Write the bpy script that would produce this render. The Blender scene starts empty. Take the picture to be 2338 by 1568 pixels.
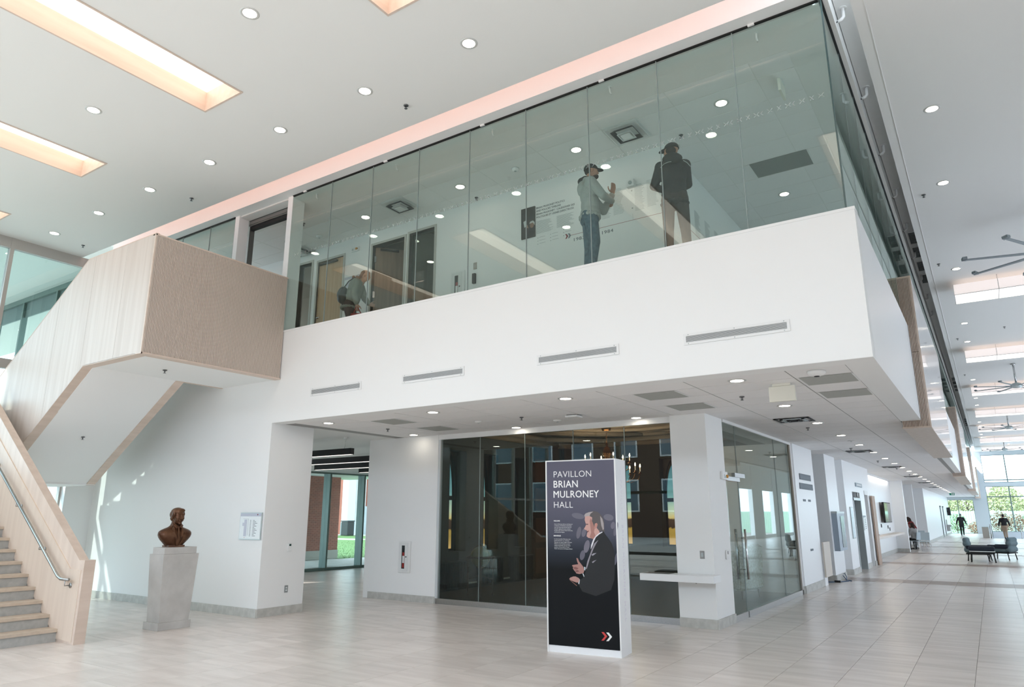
import bpy, bmesh, math, random
from mathutils import Vector, Matrix
random.seed(7)
C = bpy.context.scene.collection
sc = bpy.context.scene
# ------------------------------------------------------------------ camera
FPX, YAW, PITCH, EYE = 1591.925, 0.59, 0.241, 1.69
_f = Vector((-math.sin(YAW)*math.cos(PITCH), math.cos(YAW)*math.cos(PITCH), math.sin(PITCH)))
_r = Vector((math.cos(YAW), math.sin(YAW), 0)); _u = _r.cross(_f)
cam_d = bpy.data.cameras.new('camera'); cam = bpy.data.objects.new('camera', cam_d); C.objects.link(cam)
cam_d.lens = 36*FPX/2338; cam_d.sensor_width = 36; cam_d.clip_end = 400; cam_d.clip_start = 0.05
m = Matrix((_r, _u, -_f)).transposed().to_4x4(); m.translation = (0, 0, EYE); cam.matrix_world = m
sc.camera = cam
# ------------------------------------------------------------------ sky, sun, exposure
sc.view_settings.view_transform = 'Standard'; sc.view_settings.look = 'None'
sc.view_settings.gamma = 1; sc.view_settings.use_curve_mapping = False
sc.view_settings.exposure = 0.20
w = bpy.data.worlds.new('sky'); sc.world = w; w.use_nodes = True
bg = w.node_tree.nodes['Background']; bg.inputs[0].default_value = (0.73, 0.85, 1.0, 1); bg.inputs[1].default_value = 5.5
sd = bpy.data.lights.new('sun', 'SUN'); sd.energy = 4.5; sd.angle = math.radians(1.5); sd.color = (1, .95, .88)
sun = bpy.data.objects.new('sun', sd); C.objects.link(sun)
SUN_DIR = Vector((0.40, 0.85, -0.66)).normalized()       # travels towards
sun.rotation_euler = SUN_DIR.to_track_quat('-Z', 'Y').to_euler()
def portal(name, loc, nrm, sx, sy):
    d = bpy.data.lights.new(name, 'AREA'); d.shape = 'RECTANGLE'; d.size = sx; d.size_y = sy; d.energy = 1
    d.cycles.is_portal = True
    o = bpy.data.objects.new(name, d); C.objects.link(o); o.location = loc
    o.rotation_euler = Vector(nrm).to_track_quat('-Z', 'Z' if abs(nrm[2]) < .5 else 'Y').to_euler()
portal('portal_front', (-5, -7.05, 3.9), (0, 1, 0), 24, 7.2)
portal('portal_right', (7.05, 36.5, 1.8), (-1, 0, 0), 88, 3.4)
portal('portal_left', (-17.1, 1, 3.7), (1, 0, 0), 14, 7)
sc.cycles.max_bounces = 10; sc.cycles.diffuse_bounces = 5; sc.cycles.glossy_bounces = 4
sc.cycles.transparent_max_bounces = 24; sc.cycles.sample_clamp_indirect = 6; sc.cycles.caustics_reflective = False; sc.cycles.caustics_refractive = False
# ------------------------------------------------------------------ helpers
def W(px, py, **k):
    """point of the place seen at photo position (px, py) on the plane x=, y= or z="""
    d = _r*((px-1169)/FPX) - _u*((py-784)/FPX) + _f
    a, v = list(k.items())[0]; i = 'xyz'.index(a); o = Vector((0, 0, EYE))
    return o + d*((v-o[i])/d[i])
def lin(c):
    if isinstance(c, str): c = tuple(int(c[i:i+2], 16)/255 for i in (0, 2, 4))
    return tuple((x/12.92 if x <= .04045 else ((x+.055)/1.055)**2.4) for x in c) + (1,)
MATS = {}
def mat(name, col='ffffff', rough=.6, metal=0, emit=0, noise=None, var=0, bump=None, alpha=None, spec=.5, coat=0, ecol=None):
    """noise=(scale, colour2, sx, sy, sz): two-tone procedural grain; var: brightness change per piece"""
    if name in MATS: return MATS[name]
    mt = bpy.data.materials.new(name); mt.use_nodes = True; n = mt.node_tree; b = n.nodes['Principled BSDF']; L = n.links.new
    b.inputs['Roughness'].default_value = rough; b.inputs['Metallic'].default_value = metal
    b.inputs['Specular IOR Level'].default_value = spec; b.inputs['Coat Weight'].default_value = coat
    c = lin(col); b.inputs['Base Color'].default_value = c; src = None
    mt.diffuse_color = c
    if noise:
        tc = n.nodes.new('ShaderNodeTexCoord'); mp = n.nodes.new('ShaderNodeMapping'); L(tc.outputs['Object'], mp.inputs[0])
        mp.inputs['Scale'].default_value = noise[2:5] if len(noise) > 2 else (1, 1, 1)
        nz = n.nodes.new('ShaderNodeTexNoise'); nz.inputs['Scale'].default_value = noise[0]; nz.inputs['Detail'].default_value = 5
        L(mp.outputs[0], nz.inputs['Vector'])
        rp = n.nodes.new('ShaderNodeValToRGB'); rp.color_ramp.elements[0].position = .35; rp.color_ramp.elements[1].position = .65
        rp.color_ramp.elements[0].color = c; rp.color_ramp.elements[1].color = lin(noise[1])
        L(nz.outputs[0], rp.inputs[0]); src = rp.outputs[0]
        if len(noise) > 5:   # offset the grain per piece
            oi = n.nodes.new('ShaderNodeObjectInfo'); ml = n.nodes.new('ShaderNodeMath'); ml.operation = 'MULTIPLY'; ml.inputs[1].default_value = 37
            L(oi.outputs['Random'], ml.inputs[0]); L(ml.outputs[0], mp.inputs['Location'])
    if var:
        oi = n.nodes.new('ShaderNodeObjectInfo'); ge = n.nodes.new('ShaderNodeNewGeometry')
        ad = n.nodes.new('ShaderNodeMath'); ad.operation = 'ADD'; L(oi.outputs['Random'], ad.inputs[0]); L(ge.outputs['Random Per Island'], ad.inputs[1])
        fr = n.nodes.new('ShaderNodeMath'); fr.operation = 'FRACT'; L(ad.outputs[0], fr.inputs[0])
        mr = n.nodes.new('ShaderNodeMapRange'); mr.inputs['To Min'].default_value = 1-var; mr.inputs['To Max'].default_value = 1+var*.4; L(fr.outputs[0], mr.inputs[0])
        hs = n.nodes.new('ShaderNodeHueSaturation'); L(mr.outputs[0], hs.inputs['Value']); hs.inputs['Color'].default_value = c
        if src: L(src, hs.inputs['Color'])
        src = hs.outputs[0]
    if src: L(src, b.inputs['Base Color'])
    if bump:
        nz2 = n.nodes.new('ShaderNodeTexNoise'); nz2.inputs['Scale'].default_value = bump[0]
        tc2 = n.nodes.new('ShaderNodeTexCoord'); L(tc2.outputs['Object'], nz2.inputs['Vector'])
        bp = n.nodes.new('ShaderNodeBump'); bp.inputs['Strength'].default_value = bump[1]; bp.inputs['Distance'].default_value = .01
        L(nz2.outputs[0], bp.inputs['Height']); L(bp.outputs[0], b.inputs['Normal'])
    if emit:
        b.inputs['Emission Color'].default_value = lin(ecol) if ecol else c; b.inputs['Emission Strength'].default_value = emit
    MATS[name] = mt; return mt
def glass(name, tint, refl=1.0, rough=0.0):
    mt = bpy.data.materials.new(name); mt.use_nodes = True; n = mt.node_tree; L = n.links.new
    n.nodes.remove(n.nodes['Principled BSDF']); out = n.nodes['Material Output']
    tr = n.nodes.new('ShaderNodeBsdfTransparent'); tr.inputs[0].default_value = lin(tint)
    gl = n.nodes.new('ShaderNodeBsdfGlossy'); gl.inputs['Roughness'].default_value = rough; gl.inputs[0].default_value = (.9, 1, .97, 1)
    ge = n.nodes.new('ShaderNodeNewGeometry'); dt = n.nodes.new('ShaderNodeVectorMath'); dt.operation = 'DOT_PRODUCT'
    L(ge.outputs['Incoming'], dt.inputs[0]); L(ge.outputs['Normal'], dt.inputs[1])
    def mth(op, a, b=None):
        k = n.nodes.new('ShaderNodeMath'); k.operation = op
        for i, v in enumerate((a, b)):
            if v is None: continue
            if isinstance(v, (int, float)): k.inputs[i].default_value = v
            else: L(v, k.inputs[i])
        return k.outputs[0]
    c = mth('ABSOLUTE', dt.outputs['Value']); f = mth('POWER', mth('SUBTRACT', 1, c), 5)
    f = mth('MULTIPLY', mth('ADD', mth('MULTIPLY', f, .96), .045), refl); f = mth('MINIMUM', f, .96)
    mx = n.nodes.new('ShaderNodeMixShader'); L(f, mx.inputs[0]); L(tr.outputs[0], mx.inputs[1]); L(gl.outputs[0], mx.inputs[2])
    L(mx.outputs[0], out.inputs[0]); mt.diffuse_color = lin(tint); return mt
class MB:
    """collects shapes, then links them as ONE mesh object"""
    def __init__(s): s.v = []; s.f = []; s.m = []; s.sm = []
    def add(s, vs, fs, mi=0, smooth=False):
        k = len(s.v); s.v += [tuple(v) for v in vs]; s.f += [tuple(i+k for i in f) for f in fs]; s.m += [mi]*len(fs); s.sm += [smooth]*len(fs); return s
    def box(s, x0, y0, z0, x1, y1, z1, mi=0):
        x0, x1 = sorted((x0, x1)); y0, y1 = sorted((y0, y1)); z0, z1 = sorted((z0, z1))
        return s.add([(x, y, z) for x in (x0, x1) for y in (y0, y1) for z in (z0, z1)],
                     [(0, 1, 3, 2), (4, 6, 7, 5), (0, 4, 5, 1), (2, 3, 7, 6), (0, 2, 6, 4), (1, 5, 7, 3)], mi)
    def prism(s, poly, ax, a, b, mi=0):
        """poly of 2-D points extruded along axis ax from a to b"""
        def p3(p, t): return {'x': (t, p[0], p[1]), 'y': (p[0], t, p[1]), 'z': (p[0], p[1], t)}[ax]
        n = len(poly); vs = [p3(p, a) for p in poly]+[p3(p, b) for p in poly]
        area = sum(poly[i][0]*poly[(i+1) % n][1]-poly[(i+1) % n][0]*poly[i][1] for i in range(n))
        flip = (area > 0) ^ (b > a) ^ (ax == 'y')
        fs = [tuple(range(n)), tuple(reversed(range(n, 2*n)))]+[(i, i+n, (i+1) % n+n, (i+1) % n) for i in range(n)]
        if flip: fs = fs
        else: fs = [tuple(reversed(f)) for f in fs]
        return s.add(vs, fs, mi)
    def tube(s, pts, r, n=10, mi=0, smooth=True, cap=True):
        pts = [Vector(p) for p in pts]; rs = r if isinstance(r, (list, tuple)) else [r]*len(pts); vs = []; fs = []
        up = None
        for i, p in enumerate(pts):
            d = (pts[min(i+1, len(pts)-1)]-pts[max(i-1, 0)]).normalized()
            if up is None: up = d.orthogonal().normalized()
            up = (up - d*up.dot(d)).normalized(); q = d.cross(up)
            vs += [p+(up*math.cos(t)+q*math.sin(t))*rs[i] for t in [2*math.pi*j/n for j in range(n)]]
        for i in range(len(pts)-1):
            fs += [(i*n+j, i*n+(j+1) % n, (i+1)*n+(j+1) % n, (i+1)*n+j) for j in range(n)]
        if cap: fs += [tuple(reversed(range(n))), tuple(range((len(pts)-1)*n, len(pts)*n))]
        return s.add(vs, fs, mi, smooth)
    def lathe(s, prof, c=(0, 0, 0), n=24, mi=0, ax='z', smooth=True, cap=True):
        vs = []; fs = []; c = Vector(c)
        for (r, h) in prof:
            for j in range(n):
                t = 2*math.pi*j/n; a, b = r*math.cos(t), r*math.sin(t)
                vs.append(c+Vector({'z': (a, b, h), 'y': (a, h, b), 'x': (h, a, b)}[ax]))
        for i in range(len(prof)-1):
            fs += [(i*n+j, i*n+(j+1) % n, (i+1)*n+(j+1) % n, (i+1)*n+j) for j in range(n)]
        if cap: fs += [tuple(reversed(range(n))), tuple(range((len(prof)-1)*n, len(prof)*n))]
        return s.add(vs, fs, mi, smooth)
    def ball(s, c, r, n=12, mi=0):
        rx, ry, rz = r if isinstance(r, (tuple, list)) else (r, r, r); vs = []; fs = []; c = Vector(c); h = n//2+1
        for i in range(h+1):
            a = math.pi*i/h
            for j in range(n):
                t = 2*math.pi*j/n; vs.append(c+Vector((rx*math.sin(a)*math.cos(t), ry*math.sin(a)*math.sin(t), -rz*math.cos(a))))
        for i in range(h): fs += [(i*n+j, i*n+(j+1) % n, (i+1)*n+(j+1) % n, (i+1)*n+j) for j in range(n)]
        return s.add(vs, fs, mi, True)
    def mesh(s, name, mats):
        me = bpy.data.meshes.new(name); me.from_pydata(s.v, [], s.f)
        for mt in (mats if isinstance(mats, (list, tuple)) else [mats]): me.materials.append(mt)
        me.polygons.foreach_set('material_index', s.m); me.polygons.foreach_set('use_smooth', s.sm); me.update(); return me
    def obj(s, name, mats, parent=None, loc=None, **kw):
        me = s.mesh(name, mats)
        return link(name, me, parent, loc, **kw)
def link(name, data, parent=None, loc=None, rotz=0, label=None, cat=None, group=None, kind=None, bevel=0):
    o = bpy.data.objects.new(name, data); C.objects.link(o)
    if parent: o.parent = parent
    if loc: o.location = loc
    if rotz: o.rotation_euler = (0, 0, rotz)
    if label: o['label'] = label
    if cat: o['category'] = cat
    if group: o['group'] = group
    if kind: o['kind'] = kind
    if bevel:
        b = o.modifiers.new('edge', 'BEVEL'); b.width = bevel; b.segments = 2; b.limit_method = 'ANGLE'
    return o
def thing(name, label, cat, loc=(0, 0, 0), rotz=0, group=None): return link(name, None, None, loc, rotz, label, cat, group)
def copy_tree(o, parent=None, loc=None, rotz=None, label=None):
    c = o.copy(); C.objects.link(c); c.parent = parent
    if loc is not None: c.location = loc
    if rotz is not None: c.rotation_euler = (0, 0, rotz)
    if label: c['label'] = label
    for ch in list(o.children): copy_tree(ch, c)
    return c
ORD = 'first second third fourth fifth sixth seventh eighth ninth tenth eleventh twelfth thirteenth fourteenth fifteenth sixteenth seventeenth eighteenth nineteenth twentieth'.split()
ORD += ['twenty-'+o for o in ORD[:9]]+['thirtieth']+['thirty-'+o for o in ORD[:9]]
def text(s, size, m, parent, loc, rot, name='lettering', bold=0, space=1.0, align='LEFT', width=1.0, ext=.0006, line=1.0, fit=None):
    """lettering as a mesh; fit: wanted width"""
    cu = bpy.data.curves.new(name, 'FONT'); cu.body = s; cu.size = size; cu.extrude = ext; cu.offset = min(bold, 0); cu.align_x = align
    cu.space_character = space; cu.space_line = line; cu.resolution_u = 3
    o = bpy.data.objects.new(name, cu); me = bpy.data.meshes.new_from_object(o); me.name = name; bpy.data.objects.remove(o); bpy.data.curves.remove(cu)
    me.materials.clear(); me.materials.append(m)
    if bold > 0:
        vs = [tuple(v.co) for v in me.vertices]; fs = [tuple(f.vertices) for f in me.polygons]; mb = MB()
        for dx, dy in ((-bold, 0), (bold, 0), (0, bold), (0, -bold)): mb.add([(x+dx, y+dy, z+abs(dx)*.1+dy*.15) for x, y, z in vs], fs)
        me = mb.mesh(name, m)
    if fit: xs = [v.co.x for v in me.vertices]; width = fit/max(max(xs)-min(xs), 1e-4)
    o = link(name, me, parent, loc); o.rotation_euler = rot; o.scale = (width, 1, 1); return o
R90 = math.pi/2
# ------------------------------------------------------------------ materials
M_wall = mat('white_paint', 'eeefee', .75)
M_wallcool = mat('white_satin_paint', 'eef0f1', .35, spec=.5)
M_ceil = mat('ceiling_paint', 'e6e6e3', .9)
M_tile_c = mat('mineral_tile', 'f3f2f1', .95, noise=(260, 'e9e8e7', 1, 1, 1), var=.03)
M_grid = mat('ceiling_grid', '9a9a98', .7)
M_floor = mat('porcelain_tile', 'e5ddd6', .27, noise=(2.2, 'd8cfc8', .5, 3, 1, 1), var=.07, bump=(60, .05))
M_floor_d = mat('porcelain_tile_dark', 'a08f85', .32, noise=(2.2, '94847a', .5, 3, 1, 1), var=.06)
M_grout = mat('grout', 'a09890', .9)
M_base = mat('stone_skirting', 'c6c5bf', .5, noise=(9, 'b5b4ae', 1, 1, 1), var=.05)
M_oak = mat('pale_oak', 'dccabb', .42, noise=(3, 'd2bfb0', 3, 3, .2), var=.03)
M_oakx = mat('pale_oak_trim', 'dac8ba', .45, noise=(3, 'd0bdae', 3, .3, 3))
M_oak_grey = mat('limed_oak', 'd6cbc1', .42, noise=(3, 'cbbeb3', 4, 4, .15), var=.02)
M_slatback = mat('slat_backing', '6a5c53', .9)
M_steel = mat('brushed_steel', 'b9b9b7', .28, 1, noise=(40, 'a3a3a1', 1, 1, 12))
M_chrome = mat('polished_steel', 'c8c8c8', .15, 1)
M_alu = mat('pale_aluminium', 'b9c2c2', .4, .6)
M_dark = mat('black_metal', '15171a', .45)
M_black = mat('matt_black', '0b0c0d', .7)
M_white_pl = mat('white_plastic', 'e8e9e8', .4)
M_glow = mat('lamp_glow', 'fff3e2', .5, emit=20)
M_lens = mat('frosted_lens', 'fff3ea', .6, emit=1.6)
GL_up = glass('gallery_glass', 'f1f7f5', 1.0)
GL_lo = glass('showroom_glass', 'dadfdf', 1.0)
GL_side = glass('corridor_glass', 'e6ecec', .75)
GL_ext = glass('window_glass', 'e3edec', 1.0)
Y0, XR, XC, SOF, F2, CZ, GT, UC = 8.008, -0.82, -3.68, 3.30, 5.0, 7.5, 7.72, 7.68
YEND = 80.0
S = dict(kind='structure')
# ================================================================== SETTING
# ---- floor
floor = MB().box(-18, -7, -.25, 7, 64.6, -.012).box(-18, 64.6, -.25, -.27, YEND, -.012).obj('floor', M_grout, **S)
TW, TL, G = .593, 1.186, .004
tile_me = MB().box(-TW/2+G/2, -TL/2+G/2, -.012, TW/2-G/2, TL/2-G/2, 0).mesh('tile', M_floor)
tile_md = MB().box(-TW/2+G/2, -TL/2+G/2, -.012, TW/2-G/2, TL/2-G/2, 0).mesh('tile_dark', M_floor_d)
cells = []
x0 = -.383
BANDS = [21.1, 29.15, 37.2, 45.25, 53.3]
rng = random.Random(3)
for i in range(-30, 13):
    cx = x0+TW*(i+.5)
    if cx < -18 or cx > 6.9: continue
    segs = []
    y = 11.56-TL*16-(rng.choice((0, 1, 2))*TL/3)
    stops = BANDS+[64.55]
    y = -7+rng.random()*.6
    off = rng.choice((0, TL/3, TL/2, 2*TL/3))
    # rows run through at y = 11.56; staggered elsewhere; dark bands are single rows
    def fill(a, b, off):
        ys = []; t = a+off
        if off > .05: ys.append((a, min(t, b)))
        while t < b-.03: ys.append((t, min(t+TL, b))); t += TL
        return ys
    segs += [(a, b, 0) for a, b in fill(-6.9, 11.56, off)]
    prev = 11.56
    for bnd in stops:
        off = rng.choice((0, TL/3, TL/2, 2*TL/3)) if bnd > 12 else 0
        segs += [(a, b, 0) for a, b in fill(prev, bnd, off)]
        if bnd < 60: segs.append((bnd, bnd+TL, 1)); prev = bnd+TL
    for a, b, d in segs: cells.append((cx, (a+b)/2, b-a, d))
def vis(x, y, z, mg=40):
    d = Vector((x, y, z-EYE)); t = d.dot(_f)
    if t < .5: return 1e9
    px, py = 1169+FPX*d.dot(_r)/t, 784-FPX*d.dot(_u)/t
    return t if -mg < px < 2338+mg and -mg < py < 1568+mg else 1e9
def hidden(x, y):   # behind the stair wall or inside the closed rooms
    return (x < -10.9 and y > 8.2 and y < 9.2) or (x > -4.2 and x < -3.7 and y > 11.2 and y < 12) or (x < -3.8 and y > 11.3)
cells.sort(key=lambda c: (vis(c[0], c[1], 0) if not hidden(c[0], c[1]) else 1e8))
rest = [MB(), MB()]
for k, (cx, cy, ln, d) in enumerate(cells):
    if k < 296:
        link('tile', tile_md if d else tile_me, floor, (cx, cy, 0)).scale = (1, (ln-G)/(TL-G), 1)
    elif cy > 3 or vis(cx, cy, 0) < 1e8:
        if cx > 2.5 and cy > 9: continue
        rest[d].box(cx-TW/2+G/2, cy-ln/2+G/2, -.012, cx+TW/2-G/2, cy+ln/2-G/2, 0)
rest[0].box(-18, -7, -.012, 7, 2.9, 0); rest[0].box(2.6, 9, -.012, 7, 64.5, 0); rest[0].box(-3.6, 64.62, -.012, -.3, 79.9, 0)
rest[0].obj('tile_field', M_floor, floor, kind='stuff'); rest[1].obj('band_tile_field', M_floor_d, floor, kind='stuff')
# ---- gallery front: bust wall, bulkhead, pier
wf = MB()
wf.prism([(-16.85, 0), (-10.56, 0), (-10.56, SOF), (XR, SOF), (XR, 4.965), (-16.85, 4.965)], 'y', Y0, Y0+.2)
MB().box(-10.9, Y0+.2, 0, -10.56, 8.97, SOF).obj('wall_pier', M_wall, **S)
MB().box(-12.29, Y0, 4.965, -12.16, 8.23, 7.72).obj('jamb', M_wall, **S); MB().box(-10.62, Y0, 5.0, -10.48, 8.29, 7.72).obj('jamb', M_wall, **S)   # jambs of the stair opening
wall_gallery = wf.obj('wall_front', M_wall, **S)
MB().box(-10.62, Y0-.008, 4.965, XR+.006, Y0+.2, 5.0).obj('ledge', M_wall, wall_gallery)
MB().box(-16.85, Y0-.002, 7.3, -12.29, Y0+.02, 7.72)
# side bulkheads along the corridor
WB = [(8.01, 14.05), (22.0, 33.1), (42.5, 53.9), (66, 77.0)]
for a, b in WB: MB().box(XR-.2, a+.19 if a < 9 else a, SOF, XR, b, 5.0).obj('wall_right', M_wallcool, **S)
# upper floor slab
us = MB().box(-16.8, Y0+.2, 4.8, XR-.2, 10.14, F2).box(-3.7, 10.14, 4.8, XR-.2, 77, F2)
us.obj('floor_upper', mat('upper_floor', 'bdb6ae', .5), **S)
# boxed oak bays along the corridor
def slat_panel(parent, x0, x1, z0, z1, y, pitch=.024, depth=.022):
    """vertical slats facing -y"""
    mb = MB(); k = int((x1-x0)/pitch); p = (x1-x0)/k
    for i in range(k): mb.box(x0+i*p+.004, y-depth, z0, x0+(i+1)*p-.005, y, z1)
    return mb
for n, (a, b) in enumerate([(14.05, 22.0), (33.1, 42.5), (53.9, 66.0), (77.0, 79.9)]):
    t = thing('oak_bay', 'oak-clad box hanging over the corridor, %s one from the gallery corner' % ORD[n], 'cladding', (-.9, a, 3.18), group='oak bays along the upper corridor')
    def L(mb): mb.v = [(x+.9, y-a, z-3.18) for x, y, z in mb.v]; return mb
    L(MB().box(-1.11, a+.03, 3.18, -.675, b, 5.92)).obj('box', mat('gloss_oak_laminate', 'cfcdd0', .18, spec=.8, coat=.5, noise=(4, 'c3c1c4', 6, .4, .3)), t)
    L(MB().box(-1.11, a+.028, 3.165, -.676, b, 3.18)).obj('base_board', M_oak_grey, t)
    fr = MB().box(-.705, a, 3.165, -.673, a+.03, 5.93).box(-1.12, a, 3.165, -.705, a+.03, 3.19).box(-1.12, a, 5.9, -.705, a+.03, 5.93)
    L(fr).obj('edge_trim', M_oakx, t)
    L(MB().box(-1.11, a+.012, 3.19, -.705, a+.03, 5.9)).obj('backing', M_slatback, t)
    if n < 2:
        for z0, z1 in ((3.19, 4.505), (4.515, 5.9)): L(slat_panel(t, -1.11, -.705, z0, z1, a+.012, .0225)).obj('slats', M_oakx, t, kind='stuff')
    else: L(MB().box(-1.11, a, 3.19, -.705, a+.012, 5.9)).obj('front_board', M_oakx, t)
# ---- soffit ceiling and its tiles
soff = MB().box(-10.56, Y0+.2, SOF+.005, -1.12, 11.3, SOF+.06).box(-4.6, 11.3, SOF+.005, -1.12, YEND, SOF+.06)
gx = [-1.13, -1.777]+[-1.777-1.217*k for k in range(1, 8)]
gy = [8.28, 8.81]+[8.81+.611*k for k in range(1, 120)]
soff.box(-1.13, Y0+.2, SOF, XR-.2, 13.9, SOF+.02)
soff.box(-10.56, Y0+.2, SOF, -1.13, 8.28, SOF+.02).box(-10.56, 8.28, SOF, -10.3, 9, SOF+.02)
for a_, b_ in WB[1:]: soff.box(-1.13, a_, SOF, XR-.2, b_, SOF+.02)
ceiling_low = soff.obj('ceiling_lower', M_grid, **S)
MB().box(-10.56, Y0+.001, SOF-.004, XR-.001, 8.279, SOF-.001).box(-1.129, 8.279, SOF-.004, XR-.001, 14.04, SOF-.001).obj('trim_1', M_wall, ceiling_low)
cl = []
for i in range(len(gx)-1):
    for j in range(len(gy)-1):
        x1, x0_ = gx[i], gx[i+1]; ya, yb = gy[j], gy[j+1]
        if yb > 78: continue
        if yb > 11.4 and x0_ < -4.3: continue
        if yb > 16 and x0_ < -3.7 and i > 2: continue
        x0_ = max(x0_, -10.3)
        cl.append((x0_, x1, ya, yb))
def tiles(parent, cl, z, nmax, m, name='tile'):
    cl.sort(key=lambda c: vis((c[0]+c[1])/2, (c[2]+c[3])/2, z)); rst = MB(); cache = {}
    for k, (a, b, ya, yb) in enumerate(cl):
        key = (round(b-a, 3), round(yb-ya, 3)); w2, l2 = (b-a)/2-.008, (yb-ya)/2-.008
        if k < nmax:
            if key not in cache: cache[key] = MB().box(-w2, -l2, 0, w2, l2, .012).mesh('tile', m)
            link(name, cache[key], parent, ((a+b)/2, (ya+yb)/2, z+.001+(k % 3)*.0004))
        else: rst.box((a+b)/2-w2, (ya+yb)/2-l2, z, (a+b)/2+w2, (ya+yb)/2+l2, z+.012)
    if rst.v: rst.obj('tile_field', m, parent, kind='stuff')
tiles(ceiling_low, cl, SOF, 290, M_tile_c)
# ---- upper room: ceiling, back wall, inner wall
uceil = MB().box(-16.8, Y0+.03, UC+.005, -1.0, 10.14, UC+.05).box(-3.7, 10.14, UC+.005, -1.0, 77, UC+.05)
uceil.box(-12.16, Y0+.03, UC, -.93, 8.72, UC+.012).box(-1.446, 8.72, UC, -.93, 77, UC+.012).box(-16.8, Y0+.03, UC, -12.2, 8.72, UC+.012)
ceiling_up = uceil.obj('ceiling_upper', M_ceil, **S)
ux = [-1.446, -1.96]+[-1.96-1.22*k for k in range(1, 13)]
uy = [8.72, 9.15]+[9.15+.616*k for k in range(1, 60)]
cl = []
for i in range(len(ux)-1):
    for j in range(len(uy)-1):
        a, b, ya, yb = ux[i+1], ux[i], uy[j], uy[j+1]
        if ya > 10.1 and b < -3.6: continue
        if ya > 10.1: a = max(a, -3.7)
        elif b < -3.6: yb = min(yb, 10.14)
        if yb > 40 or yb-ya < .05: continue
        cl.append((a, b, ya, yb))
tiles(ceiling_up, cl, UC, 150, M_tile_c)
YB = 10.14
def wall_y(mb, x0, x1, z0, z1, y0, y1, holes):
    """wall across y0..y1 with rectangular holes (xa, xb, za, zb) sorted by x"""
    cur = x0
    for xa, xb, za, zb in sorted(holes):
        mb.box(cur, y0, z0, xa, y1, z1)
        if za > z0: mb.box(xa, y0, z0, xb, y1, za)
        if zb < z1: mb.box(xa, y0, zb, xb, y1, z1)
        cur = xb
    mb.box(cur, y0, z0, x1, y1, z1); return mb
wb = wall_y(MB(), -16.8, -3.7, F2, UC, YB, YB+.15, [(-12.85, -12.38, F2, 7.40), (-12.16, -11.33, F2, 7.34), (-10.42, -9.50, F2, 7.37), (-9.36, -8.68, F2, 7.40)]); wb.box(-16.8, YB, UC, -3.7, YB+.15, UC+.05)
wb.obj('wall_back', M_wall, **S)
MB().box(-3.85, YB+.15, F2, -3.7, 77, UC+.05).obj('wall_inner', M_wall, **S)
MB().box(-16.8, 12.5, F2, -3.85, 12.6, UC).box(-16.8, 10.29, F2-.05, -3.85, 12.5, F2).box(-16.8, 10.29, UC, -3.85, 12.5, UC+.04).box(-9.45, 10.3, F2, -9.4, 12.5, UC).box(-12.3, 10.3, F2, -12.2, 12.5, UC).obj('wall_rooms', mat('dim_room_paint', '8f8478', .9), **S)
# ---- main ceiling with light troughs and cove slot
troughs = [(-1.54, -.64), (-5.23, -4.33), (-8.92, -8.02), (-12.61, -11.73), (-16.3, -15.42)]
TY0, TY1 = -1.5, 5.14
mc = MB(); TH = .12
mc.box(-16.85, 5.14, CZ, 7, 7.128, CZ+TH); mc.box(-16.85, -7, CZ, 7, TY0, CZ+TH)
cur = -16.85
for a, b in sorted(troughs)+[(7, 7)]:
    mc.box(cur, TY0, CZ, a, TY1, CZ+TH); cur = b
mc.box(-.587, 7.128, CZ, 7, YEND, CZ+TH)
ceiling_main = mc.obj('ceiling', M_ceil, **S)
MB().box(-.455, 7.13, CZ-.012, -.445, YEND, CZ).obj('trim_2', M_wall, ceiling_main)
MB().box(-17.2, -7, 8.35, -1.0, 7.13, 8.4).box(-1.5, 7.0, 8.35, 7, 80, 8.4).box(-17.2, 7.1, 8.35, -.9, 8.3, 8.4).box(-17.2,-7.3,7.5,7.3,-7.1,8.4).box(7.0,-7.3,7.5,7.2,80,8.4).box(-.95,10,7.75,-.9,80,8.4).obj('roof', M_ceil, **S)
for n, (a, b) in enumerate(sorted(troughs)[::-1]):
    t = thing('light_trough', 'oak-lined light trough in the hall ceiling, %s from the corridor side' % ORD[n], 'light', ((a+b)/2, TY1, CZ), group='ceiling light troughs')
    def L(mb): mb.v = [(x-(a+b)/2, y-TY1, z-CZ) for x, y, z in mb.v]; return mb
    H_ = .30; q = .012
    L(MB().box(a, TY0, CZ-q, a+.03, TY1, CZ+H_).box(b-.03, TY0, CZ-q, b, TY1, CZ+H_).box(a+.03, TY1-.03, CZ-q, b-.03, TY1, CZ+H_).box(a+.03, TY0, CZ-q, b-.03, TY0+.03, CZ+H_)).obj('lining', M_oakx, t)
    L(MB().box(a-.05, TY0, CZ+H_+.25, b+.05, TY1+.05, CZ+H_+.28).box(a-.08, TY0, CZ+H_, a-.05, TY1+.05, CZ+H_+.28).box(b+.05, TY0, CZ+H_, b+.08, TY1+.05, CZ+H_+.28).box(a-.05, TY1+.03, CZ+H_, b+.05, TY1+.05, CZ+H_+.28)).obj('diffuser', mat('warm_diffuser', 'fff4ea', .7, emit=1.25, ecol='fff0e8'), t)
    if n == 3: L(MB().box(a+.002, 3.05, CZ+H_, a+.03, 3.75, CZ+H_+.07)).obj('access_plate', M_oakx, t)
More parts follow.
